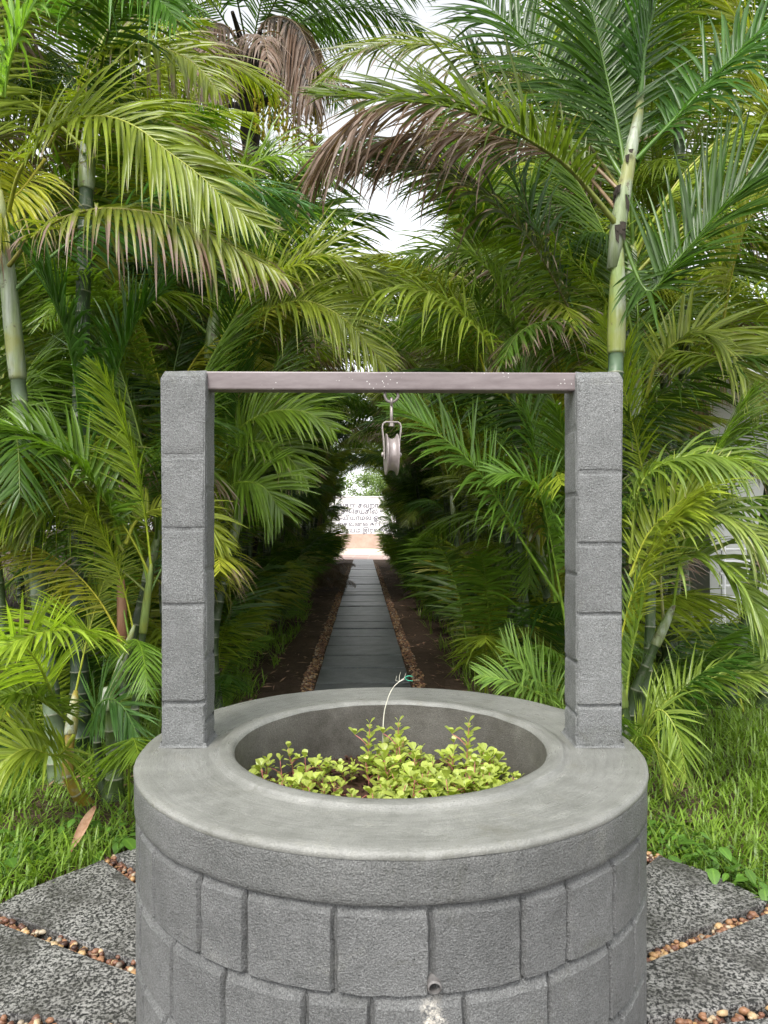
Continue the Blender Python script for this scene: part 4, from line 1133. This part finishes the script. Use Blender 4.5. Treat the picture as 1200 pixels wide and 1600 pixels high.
for k, (pp_, cc) in enumerate(((((388, 85, 12.0), (350, 40, 11.6), (310, 50, 11.3), (280, 110, 11.1)), (.10, .09, .09)), (((388, 85, 12.0), (420, 30, 11.6), (465, 40, 11.3), (495, 110, 11.1)), (.10, .09, .09)), (((388, 90, 12.0), (430, 60, 11.5), (470, 90, 11.2), (490, 160, 11.0)), (.06, .055, .05)), (((388, 90, 12.0), (350, 70, 11.5), (325, 100, 11.2), (315, 160, 11.1)), (.05, .05, .04)))):
    blade_frond(tr, pp_, 70 + k, 30, cc, .75, n_pairs=44, L=.95, Wd=.05, droop=1.4, v0=-10, v1=-30, rr=.03)
for k in range(16):
    m = MB(); x = W(400 + k * 7 + rg.uniform(-3, 3), 140 + rg.uniform(0, 12), 11.6 + rg.uniform(-.3, .3)); L = rg.uniform(.5, .9)
    m.tube([tp - Vector((0, 0, .5)), tp.lerp(x, .6) + Vector((0, 0, .05)), x, x - Vector((0, 0, L * .5)), x - Vector((rg.uniform(-.03, .03), 0, L))], [.02, .014, .012, .012, .008], 5)
    for q in range(14):
        c = x - Vector((rg.uniform(-.025, .025), rg.uniform(-.03, .03), L * (q + rg.random()) / 14)); m.add([c + Vector(tuple(v)) * .028 for v in ICO_V], [tuple(int(i) for i in f) for f in ICO_F])
    o = m.build('seed_strand', bpy.data.materials.get('yellow_seed') or mat_simple('yellow_seed', (.36, .28, .015), (.46, .38, .03), 20, .5), tr)

# ------------------------------------------------------------------ broad-leaved trees behind
def tree_variant(seed, spread, height, nl):
    r = np.random.default_rng(seed); rp = random.Random(seed)
    tm = MB(); top = Vector((0, 0, height * .55))
    tm.tube(smooth_curve([(0, 0, -.1), (rp.uniform(-.2, .2), rp.uniform(-.2, .2), height * .3), top], 10), [.22 - .013 * i for i in range(10)], 8)
    lumps = []
    for k in range(13):
        a = k * 2.4; rad = spread * rp.uniform(.25, .8); c = Vector((math.cos(a) * rad, math.sin(a) * rad, height * rp.uniform(.45, .9)))
        lumps.append((c, spread * rp.uniform(.28, .5)))
        tm.tube([top * .6, (top * .6).lerp(c, .5) + Vector((0, 0, .3)), c], [.09, .06, .02], 5, False)
    V, Fc, A = [], [], []
    for k in range(nl):
        c, R0 = lumps[rp.randrange(len(lumps))]
        d = Vector((rp.gauss(0, 1), rp.gauss(0, 1), rp.gauss(0, 1))).normalized(); p = c + d * R0 * rp.random() ** .4
        ax = Vector((rp.gauss(0, 1), rp.gauss(0, 1), rp.gauss(0, .6) - .3)).normalized(); sd = ax.cross(d + Vector((.01, .02, .03))).normalized()
        l = rp.uniform(.14, .3); w = l * .28; b = len(V); cv = rp.random()
        V += [p, p + ax * l * .5 + sd * w, p + ax * l, p + ax * l * .5 - sd * w]; Fc.append((b, b + 1, b + 2, b + 3))
        A += [(cv, 0, .5, 1), (cv, .4, 1, 1), (cv, .7, .5, 1), (cv, .4, 1, 1)]
    return mesh_from('trunk', tm.v, tm.f, M_BARK), mesh_from('crown', V, Fc, M_TREE, True, None, A)
TREES = [tree_variant(3 + k, s, h, 7000) for k, (s, h) in enumerate(((3.0, 7.5), (3.6, 10.0), (2.4, 5.0)))]
def tree(label, x, y, var, sc, color, rot, group):
    t = empty('tree', (x, y, 0)); t.scale = (sc, sc, sc); t.rotation_euler = (0, 0, rot); tag(t, label, 'tree', group)
    a = obj('trunk', TREES[var][0], t); b = obj('crown', TREES[var][1], t); b.color = color
rt = random.Random(8)
k = 0
for (x, y, var, sc) in ((-9, 9, 1, 1.0), (-11, 15, 0, 1.2), (-10, 22, 1, 1.1), (-9, 30, 0, 1.2), (-16, 26, 1, 1.3)):
    tree('broad leaved tree beyond the palms on the left, %s counted away from the well' % ORD[k], x, y, var, sc, (.07, .14, .025, 0), rt.uniform(0, 6), 'trees behind the left palms'); k += 1
for k, (x, y, sc) in enumerate(((-6.0, 9.0, .75), (-7.6, 12.0, .9), (-6.2, 15.5, .85), (-7.5, 6.5, .8))):
    tree('low bushy tree behind the left palms, %s counted away from the lettered wall' % ORD[3 - k] if False else ['low bushy tree between the outlying left palms and the back row', 'rounded bushy tree further back on the left', 'far bushy tree low down on the left', 'bushy tree at the left margin near the brick wall'][k], x, y, 2, sc, (.06, .13, .022, 0), rt.uniform(0, 6), 'bushes behind the left palms')
k = 0
for (x, y, var, sc) in ((12.5, 24, 0, 1.2), (9.5, 29, 1, 1.1), (15, 33, 1, 1.3)):
    tree('broad leaved tree beyond the palms on the right, %s counted away from the well' % ORD[k], x, y, var, sc, (.075, .14, .025, 0), rt.uniform(0, 6), 'trees behind the right palms'); k += 1
k = 0
for (x, y, var, sc) in ((-9, 58, 1, .9), (-4.5, 57, 2, .95), (-1.2, 59, 0, .9), (2.5, 57.5, 2, 1.1), (7, 60, 1, 1.0)):
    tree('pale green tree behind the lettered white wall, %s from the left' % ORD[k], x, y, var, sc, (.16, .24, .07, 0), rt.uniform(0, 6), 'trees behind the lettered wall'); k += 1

# ------------------------------------------------------------------ lettered wall at the end of the path
SY = 52.0
sw = empty('lettered_wall', (-2, SY, 0)); tag(sw, 'white wall with dark Tamil lettering at the far end of the path', 'wall')
def sw_part(o): o.parent = sw; o.matrix_parent_inverse = Matrix.Translation((2, -SY, 0)); return o
m = MB(); m.box((-2, SY + .2, .52), (11, .6, 1.06)); sw_part(m.build('plinth', M_PLINTH))
m = MB(); m.box((-2, SY + .2, 1.05 + 1.35), (10.6, .36, 2.7), bevel=.03); sw_part(m.build('panel', M_WHITE))
m = MB(); m.box((-2, SY + .2, 3.80), (10.9, .5, .1), bevel=.02); sw_part(m.build('coping', M_WHITE))
lines = ['ங்கள் தவறான', 'சுெசய்தில் உள்', 'ேயியாமல் ஓடு', 'றதவனைகள் பல ெச', 'யிரயம் இரவுகளில் மழை']
for i, tx in enumerate(lines):
    cu = bpy.data.curves.new('lettering', 'FONT'); cu.body = tx; cu.size = .46; cu.offset = .008; cu.extrude = .004
    cu.materials.append(M_INK)
    o = bpy.data.objects.new('lettering', cu); link(o, sw)
    o.matrix_parent_inverse = Matrix.Translation((2, -SY, 0))
    o.rotation_euler = (R_(90), 0, 0); o.location = (-3.42 + (.25 if i == 1 else 0), SY + .012, CAM_Z - (793 + i * 9.7 - 825) / F * SY)

# ------------------------------------------------------------------ house on the right
HX0, HX1, HY0, HY1 = 5.0, 15.0, 10.2, 16.0
hs = empty('house', (HX0, HY0, 0)); tag(hs, 'pale rendered house with white balcony rails behind the right palms', 'house')
def h_part(o): o.parent = hs; o.matrix_parent_inverse = Matrix.Translation((-HX0, -HY0, 0)); return o
m = MB(); m.box(((HX0 + HX1) / 2, (HY0 + HY1) / 2 + .6, 1.75), (HX1 - HX0, HY1 - HY0, 3.6)); h_part(m.build('wall', M_HOUSE))
m = MB(); m.box(((HX0 + HX1) / 2, (HY0 + HY1) / 2, 3.66), (HX1 - HX0 + 1.0, HY1 - HY0 + 1.4, .22), bevel=.03); h_part(m.build('roof_slab', M_WHITE))
for k in range(3):
    x = 6.6 + k * 2.9
    m = MB()
    for (cx, cz, sx, sz) in ((x, 2.75, 1.5, .08), (x, 1.25, 1.5, .08), (x - .71, 2.0, .08, 1.42), (x + .71, 2.0, .08, 1.42), (x, 2.0, .05, 1.42)): m.box((cx, HY0 + .58, cz), (sx, .08, sz))
    fr = h_part(m.build('window', M_RAIL))
    m = MB(); m.box((x, HY0 + .59, 2.0), (1.42, .03, 1.5)); m.build('pane', M_HOUSEGLASS, fr)
for k in range(6):
    m = MB(); z = .35 + k * .17; m.tube([(HX0 - .3, HY0 - .35, z), (HX1, HY0 - .35, z)], .022, 6); h_part(m.build('rail', M_RAIL))
for k in range(9):
    m = MB(); x = HX0 - .25 + k * 1.2; m.tube([(x, HY0 - .352, -.05), (x, HY0 - .352, 1.27)], .03, 6); h_part(m.build('rail_post', M_RAIL))

# ------------------------------------------------------------------ low brick wall at far left
bw = empty('brick_wall', (-5, 7.4, -.06)); tag(bw, 'low weathered brick wall behind the palms at far left', 'wall')
m = MB(); m.box((-5.2, 7.46, .28), (4.6, .16, .66)); o = m.build('mortar_core', M_MORTAR); o.parent = bw; o.matrix_parent_inverse = Matrix.Translation((5, -7.4, .06))
bm = MB(); bm.box((0, 0, 0), (.218, .11, .068), bevel=.006); bme = mesh_from('brick', bm.v, bm.f, M_BRICK, False)
for rrow in range(8):
    for c in range(19):
        o = obj('brick', bme, bw); o.location = (-2.35 + (.115 if rrow % 2 else 0) + c * .23 + rng.uniform(-.003, .003) - 0.0, -.01 + rng.uniform(-.006, .006), .065 + rrow * .079)

# ------------------------------------------------------------------ grass, weeds, leaf litter
def grass(name, n, region, hgt, seed, label):
    nr = np.random.default_rng(seed); P = []
    while len(P) < n:
        q = region(nr)
        if q is not None: P.append(q)
    P = np.array(P); X, Yv = P[:, 0], P[:, 1]
    h = hgt * nr.uniform(.5, 1.35, n) * P[:, 2]; a = nr.uniform(0, 6.283, n); ln = nr.uniform(.25, 1.1, n)
    w = nr.uniform(.0022, .0048, n) * (1 + Yv * .05); dx, dy = np.cos(a), np.sin(a); sx, sy = -dy, dx
    V = np.zeros((n, 7, 3)); A = np.zeros((n, 7, 4)); A[..., 3] = 1; A[..., 0] = nr.uniform(0, 1, n)[:, None]; A[..., 2] = .6
    for i, (t, ww) in enumerate(((0, .8), (.4, 1.0), (.75, .75))):
        r = ln * h * t ** 1.7; z = h * (t - .32 * ln * t ** 2)
        for s, j in ((-1, 0), (1, 1)):
            V[:, i * 2 + j, 0] = X + dx * r + s * sx * w * ww; V[:, i * 2 + j, 1] = Yv + dy * r + s * sy * w * ww; V[:, i * 2 + j, 2] = z - .06
            A[:, i * 2 + j, 1] = t * .75
    V[:, 6, 0] = X + dx * ln * h; V[:, 6, 1] = Yv + dy * ln * h; V[:, 6, 2] = h * (1 - .42 * ln) - .06; A[:, 6, 1] = .85
    b = 7 * np.arange(n)[:, None]
    faces = np.concatenate([b + [0, 1, 3, 2], b + [2, 3, 5, 4]]).tolist() + (b + [4, 5, 6]).tolist()
    o = obj(name, mesh_from(name, V.reshape(-1, 3).tolist(), faces, M_GRASS, True, None, A.reshape(-1, 4)))
    o['kind'] = 'stuff'; o['label'] = label; o['category'] = 'grass'; return o
def reg_box(x0, x1, y0, y1, sparse=0.0, py=1.0):
    def f(nr):
        x = nr.uniform(x0, x1); y = y0 + (y1 - y0) * nr.random() ** py
        if math.hypot(x - WX, y - WY) < 1.80: return None
        u, v = UV((x, y))
        if abs(u) < 1.15 and v > 3: return None
        q = noise.noise(Vector((x * .9, y * .9, 3)))
        if q < -.25 + sparse: return None
        return (x, y, .7 + .9 * max(0, noise.noise(Vector((x * 2.1, y * 2.1, 8))) + .3))
    return f
grass('lawn_grass', 52000, reg_box(1.1, 6.0, 2.6, 11.0, -.9, 1.6), .13, 1, 'fresh green lawn grass to the right of the well')
grass('rough_grass', 22000, reg_box(-4.6, -.95, 2.75, 7.2, .0, 1.3), .14, 2, 'rough green grass and weeds left of the well')
grass('distant_grass', 16000, reg_box(-14, 14, 7, 30, .0, 1.2), .2, 3, 'sparse grass under the palms further back')
def reg_edge(nr):
    s = -1 if nr.random() < .62 else 1; v = 4.6 + 9 * nr.random() ** 1.5; u = s * (.95 + .7 * nr.random())
    if noise.noise(Vector((u * 2, v * 1.3, 1))) < .0: return None
    p = PW(u, v); return (p.x, p.y, 1.0)
grass('bed_grass', 2600, reg_edge, .26, 4, 'tufts of long grass growing in the beds along the path')

# broad-leaved weeds
def weed_mesh(seed, nleaf, hgt, ls):
    r = random.Random(seed); st = MB(); lf = MB()
    for k in range(nleaf):
        a = k * 2.4 + r.uniform(-.3, .3); t = (k + 1) / nleaf; h = hgt * t * r.uniform(.7, 1.1); d = Vector((math.cos(a), math.sin(a), 0))
        b = Vector((0, 0, h * .6)); e = b + d * hgt * r.uniform(.25, .6) + Vector((0, 0, h * .4))
        st.tube([Vector((0, 0, 0)), b, e], [.003, .0025, .0015], 5, False)
        l = ls * r.uniform(.6, 1.1); ax = (d + Vector((0, 0, r.uniform(-.5, .15)))).normalized(); sd = ax.cross(Vector((0, 0, 1))).normalized(); up = sd.cross(ax)
        cv = r.random(); V = []; A = []; prof = [(0, .12), (.18, .75), (.42, 1.0), (.68, .75), (.88, .3)]
        for (tt, ww) in prof:
            c = e + ax * l * tt - Vector((0, 0, 1)) * l * .25 * tt * tt
            V += [c - sd * l * .36 * ww + up * .06 * l * ww, c, c + sd * l * .36 * ww + up * .06 * l * ww]; A += [(cv, tt * .5, 1, 1), (cv, tt * .5, 0, 1), (cv, tt * .5, 1, 1)]
        V.append(e + ax * l - Vector((0, 0, l * .25))); A.append((cv, .5, 0, 1))
        fs = sum([[(o, o + 1, o + 4, o + 3), (o + 1, o + 2, o + 5, o + 4)] for o in (0, 3, 6, 9)], []) + [(12, 13, 15), (13, 14, 15)]
        lf.add(V, fs, 0, A)
    return mesh_from('stem', st.v, st.f, M_WEED), mesh_from('leaves', lf.v, lf.f, M_WEED, True, None, lf.at)
WEEDS = [weed_mesh(40 + k, n, h, l) for k, (n, h, l) in enumerate(((6, .14, .09), (8, .16, .07), (5, .10, .10), (9, .12, .05)))]
def weed(x, y, var, sc, label, group=None):
    t = empty('weed', (x, y, -.05)); t.scale = (sc,) * 3; t.rotation_euler = (0, 0, rng.uniform(0, 6)); tag(t, label, 'weed', group)
    obj('stem', WEEDS[var][0], t); obj('leaves', WEEDS[var][1], t)
def G(px, py, z=0): Y = CAM_Z * F / (py - 825); return ((px - 600) / F * Y, Y)
for k, (px, py, var, sc, lb) in enumerate((
    (30, 1320, 0, 1.1, 'broad leaved weed in the grass nearest the left edge'), (8, 1365, 1, 1.0, 'low leafy weed beside the slab corner at left edge'),
    (180, 1315, 0, 1.0, 'round leaved weed growing against the small slab left of the well'), (205, 1300, 2, 1.1, 'round leaved weed touching the well wall on its left'),
    (95, 1300, 3, 1.2, 'small leaved weed in the grass before the young palm canes'), (1110, 1355, 1, 1.1, 'leafy weed at the lawn edge behind the right slab'),
    (1150, 1370, 3, 1.3, 'small leaved weed overhanging the right slab, further right'), (1185, 1392, 0, .9, 'broad leaved weed at the right edge of the picture by the slab'),
    (1035, 1330, 2, .9, 'low weed beside the well wall on its right'), (1075, 1325, 3, 1.2, 'small weed in the lawn behind the right slab corner'))):
    weed(*G(px, py), var, sc, lb)
wr = random.Random(31)
for k in range(16):
    px = wr.uniform(1020, 1200); py = 1310 + (px - 1020) * .42 + wr.uniform(-28, 8)
    x, y = G(px, py)
    if math.hypot(x - WX, y - WY) > 1.80: weed(x, y, wr.choice((1, 3, 3)), wr.uniform(.6, 1.1), 'small green weed in the lawn edging behind the right slab', 'weeds edging the right lawn')
for k in range(9):
    px = wr.uniform(0, 190); py = 1385 - px * .35 + wr.uniform(-60, 0); x, y = G(px, py)
    if math.hypot(x - WX, y - WY) > 1.80: weed(x, y, wr.choice((0, 1, 3)), wr.uniform(.5, 1.0), 'small green weed in the rough grass behind the left slab', 'weeds in the left grass')
# a fallen brown leaf sheath in the grass
m = MB(); a = W(150, 1285, 3.5); b = W(112, 1335, 3.25); n = 9; V = []; A = []
for i in range(n):
    t = i / (n - 1); c = a.lerp(b, t); c.z = .10 * (1 - t) + .015 + .01 * math.sin(t * 5); sd = Vector((.8, .55, .1)).normalized(); w = .028 * math.sin(.25 + t * 2.6)
    V += [c - sd * w + Vector((0, 0, .01)), c - Vector((0, 0, .004)), c + sd * w + Vector((0, 0, .012))]
fs = sum([[(i * 3, i * 3 + 1, i * 3 + 4, i * 3 + 3), (i * 3 + 1, i * 3 + 2, i * 3 + 5, i * 3 + 4)] for i in range(n - 1)], [])
tag(obj('fallen_sheath', mesh_from('fallen_sheath', V, fs, M_DRYLEAF)), 'dry brown palm sheath lying in the grass left of the well', 'dead leaf')
# litter on the beds
V, Fc = [], []
for k in range(1500):
    v = 4 + 24 * rng.random() ** 1.4; s = rng.choice((-1, 1)); u = s * rng.uniform(.5, 1.9); p = PW(u, v, .0); a = rng.uniform(0, 6.28); l = rng.uniform(.03, .16); w = rng.uniform(.004, .012)
    d = Vector((math.cos(a), math.sin(a), rng.uniform(-.1, .25))); sd = Vector((-math.sin(a), math.cos(a), rng.uniform(-.3, .3))); b = len(V)
    V += [p - d * l * .5, p + sd * w + Vector((0, 0, .006)), p + d * l * .5, p - sd * w]; Fc.append((b, b + 1, b + 2, b + 3))
o = obj('leaf_litter', mesh_from('leaf_litter', V, Fc, M_DRYLEAF)); o['kind'] = 'stuff'; o['label'] = 'brown leaf litter on the earth beds'; o['category'] = 'leaf litter'
# heap of dead fronds by the far end of the path
hp = PW(-.86, 17.0); heap = empty('dead_frond_heap', (hp.x, hp.y, -.03)); tag(heap, 'dark brown heap of dead fronds on the left of the path', 'heap')
for k in range(30):
    me, Cc = rng.choice(VARS['low']); o = obj('dead_frond', me, heap); sc = rng.uniform(.28, .45)
    o.matrix_basis = Matrix.Translation((rng.uniform(-.32, .14), rng.uniform(-.35, .35), rng.uniform(.05, .55))) @ Matrix.Rotation(rng.uniform(0, 6.28), 4, 'Z') @ Matrix.Rotation(rng.uniform(-.6, .6), 4, 'X') @ Matrix.Diagonal((sc, sc, sc, 1))
    o.color = (.07, .05, .04, 1.0)

# ------------------------------------------------------------------ purslane in the well
def purslane(seed, hgt, nl, ls, lean):
    r = random.Random(seed); st = MB(); lf = MB()
    a = r.uniform(0, 6.28); d = Vector((math.cos(a), math.sin(a), 0))
    C = smooth_curve([(0, 0, -.01), d * lean * .35 + Vector((0, 0, hgt * .35)), d * lean * .8 + Vector((0, 0, hgt * .7)), d * lean + Vector((0, 0, hgt))], 9)
    st.tube(C, [.0026 - .0002 * i for i in range(9)], 5)
    def leaf(c, ax, l, cv):
        sd = ax.cross(Vector((0, 0, 1)));
        sd = sd.normalized() if sd.length > .05 else Vector((1, 0, 0)); up = sd.cross(ax)
        V, A = [], []
        for (t, w) in ((0, .10), (.3, .45), (.62, .95), (.85, .8)):
            q = c + ax * l * t + up * l * .10 * math.sin(t * 2.4)
            V += [q - sd * l * .36 * w + up * l * .05 * w, q, q + sd * l * .36 * w + up * l * .05 * w]; A += [(cv, t * .5, 1, 1), (cv, t * .5, .12, 1), (cv, t * .5, 1, 1)]
        V.append(c + ax * l + up * l * .05); A.append((cv, .5, .3, 1))
        lf.add(V, sum([[(o, o + 1, o + 4, o + 3), (o + 1, o + 2, o + 5, o + 4)] for o in (0, 3, 6)], []) + [(9, 10, 12), (10, 11, 12)], 0, A)
    for k in range(nl):
        t = .35 + .65 * (k / (nl - 1)); x = t * 8; i = min(7, int(x)); c = C[i].lerp(C[i + 1], x - i)
        for q in range(2):
            an = k * 1.57 + q * math.pi + r.uniform(-.3, .3); el = r.uniform(.15, .6) if k < nl - 1 else r.uniform(.7, 1.1)
            leaf(c, Vector((math.cos(an) * math.cos(el), math.sin(an) * math.cos(el), math.sin(el))), ls * r.uniform(.7, 1.15) * (1 if k < nl - 2 else .75), r.random())
    for b in range(r.choice((1, 2, 3))):
        t = r.uniform(.3, .7); x = t * 8; i = int(x); c = C[i]; an = r.uniform(0, 6.28); e = c + Vector((math.cos(an), math.sin(an), .6)) * hgt * r.uniform(.25, .45)
        st.tube([c, c.lerp(e, .5) + Vector((0, 0, .004)), e], [.0018, .0016, .0012], 5, False)
        for q in range(5):
            aa = q * 1.3 + r.random(); el = r.uniform(.2, .9); leaf(e, Vector((math.cos(aa) * math.cos(el), math.sin(aa) * math.cos(el), math.sin(el))), ls * r.uniform(.6, 1.0), r.random())
    return mesh_from('stem', st.v, st.f, M_PINK), mesh_from('foliage', lf.v, lf.f, M_PURS, True, None, lf.at)
PV = [purslane(60 + k, rng.uniform(.055, .11), rng.choice((4, 5, 6)), rng.uniform(.028, .036), rng.uniform(.0, .06)) for k in range(12)]
TALL = purslane(91, .165, 9, .034, .012)
placed = 0; seedp = random.Random(77)
while placed < 165:
    a = seedp.uniform(0, 6.28); r = .405 * math.sqrt(seedp.random()); x, y = WX + r * math.cos(a), WY - .012 + r * math.sin(a)
    # thick in the front middle and on the right, thin to the left, bare along the back
    rx, ry = (x - WX) / .42, (y - WY) / .42
    dens = max(math.exp(-((rx - .12) ** 2 / .10 + (ry + .35) ** 2 / .45)), .9 * math.exp(-((rx - .62) ** 2 / .05 + (ry + .05) ** 2 / .12)), .75 * math.exp(-((rx + .58) ** 2 / .08 + (ry + .05) ** 2 / .18)), .8 * math.exp(-((rx + .05) ** 2 / .06 + (ry - .25) ** 2 / .08)), .05 if ry < .3 else .0) * (1 - .97 * math.exp(-((rx + .22) ** 2 / .03 + (ry + .22) ** 2 / .12)))
    if seedp.random() > dens: continue
    var = seedp.randrange(12); sc = seedp.uniform(.55, 1.2)
    t = empty('purslane_plant', (x, y, .728)); t.scale = (sc,) * 3; t.rotation_euler = (0, 0, seedp.uniform(0, 6.28))
    tag(t, 'small yellow green purslane plant growing in the soil of the well', 'plant', 'purslane plants in the well')
    obj('stem', PV[var][0], t); obj('foliage', PV[var][1], t); placed += 1
for (px, Y, sc, lb) in ((572, 2.14, 1.7, 'tall purslane sprig left of the bleached stalk'), (617, 2.14, 1.75, 'tall purslane sprig just right of the bleached stalk'), (727, 2.12, 1.8, 'tall purslane sprig standing against the right inner wall of the well')):
    t = empty('purslane_plant', ((px - 600) / F * Y, Y, .728)); t.scale = (sc * .62,) * 3; tag(t, lb, 'plant', 'purslane plants in the well')
    obj('stem', TALL[0], t); obj('foliage', TALL[1], t)
cv, cf = [], []
for k in range(900):
    a = seedp.uniform(0, 6.28); r = .41 * math.sqrt(seedp.random()); c = Vector((WX + r * math.cos(a), WY - .012 + r * math.sin(a), .737 + seedp.uniform(-.006, .006))); b = len(cv); sz = seedp.uniform(.002, .008)
    cv += [c + Vector(tuple(q)) * sz * seedp.uniform(.6, 1.2) for q in ICO_V]; cf += [tuple(int(i) + b for i in f) for f in ICO_F]
o = obj('soil_clods', mesh_from('soil_clods', cv, cf, M_POTSOIL, False)); o['kind'] = 'stuff'; o['label'] = 'crumbly brown soil clods in the well'; o['category'] = 'soil'
# creeping pink stems over the bare soil
cs = MB()
for k in range(70):
    cx, cy, rr0 = seedp.choice(((-.13, -.14, .16), (-.22, -.06, .12), (.24, -.05, .12), (-.05, -.22, .1)))
    x, y = WX + cx + seedp.gauss(0, rr0 * .6), WY + cy + seedp.gauss(0, rr0 * .45)
    if math.hypot(x - WX, y - WY + .012) > .37: continue
    a = seedp.uniform(0, 6.28); l = seedp.uniform(.04, .09); d = Vector((math.cos(a), math.sin(a), 0))
    if math.hypot(x + d.x * l - WX, y + d.y * l - WY + .012) > .40: continue
    b = Vector((x, y, .742))
    cs.tube([b, b + d * l * .5 + Vector((0, 0, seedp.uniform(.008, .03))), b + d * l + Vector((0, 0, seedp.uniform(-.005, .02)))], [.0022, .002, .0014], 5, False)
o = cs.build('creeping_stems', M_PINK, None, True); o['kind'] = 'stuff'; o['label'] = 'pink creeping purslane stems over the soil in the well'; o['category'] = 'stems'
# bleached bent stalk with a scrap of green at its tip
m = MB(); sk = [W(597, 1160, 2.18), W(599, 1128, 2.19), W(604, 1098, 2.19), W(613, 1076, 2.2), W(624, 1065, 2.2), W(632, 1061, 2.2)]
sk[0].z = .73
stk = empty('bent_stalk', (sk[0].x, sk[0].y, .73)); tag(stk, 'thin bleached stalk bending up out of the plants in the well', 'stalk')
sinv = Matrix.Translation((-sk[0].x, -sk[0].y, -.73))
m.tube(smooth_curve(sk, 18), [.0028 - .0001 * i for i in range(18)], 6)
for (ex, ey) in ((626, 1050), (620, 1056), (634, 1052)):
    m.tube([sk[4], W(ex - 2, ey + 7, 2.2), W(ex, ey, 2.2)], [.001, .0008, .0005], 4, False)
o = m.build('stem', M_STALK, stk, True); o.matrix_parent_inverse = sinv
m = MB(); m.tube(smooth_curve([W(645, 1057, 2.2), W(638, 1056, 2.2), W(633, 1059, 2.2), W(637, 1063, 2.2), W(645, 1064, 2.2)], 12), .0011, 5)
o = m.build('green_tie', M_GREENBIT, stk, True); o.matrix_parent_inverse = sinv
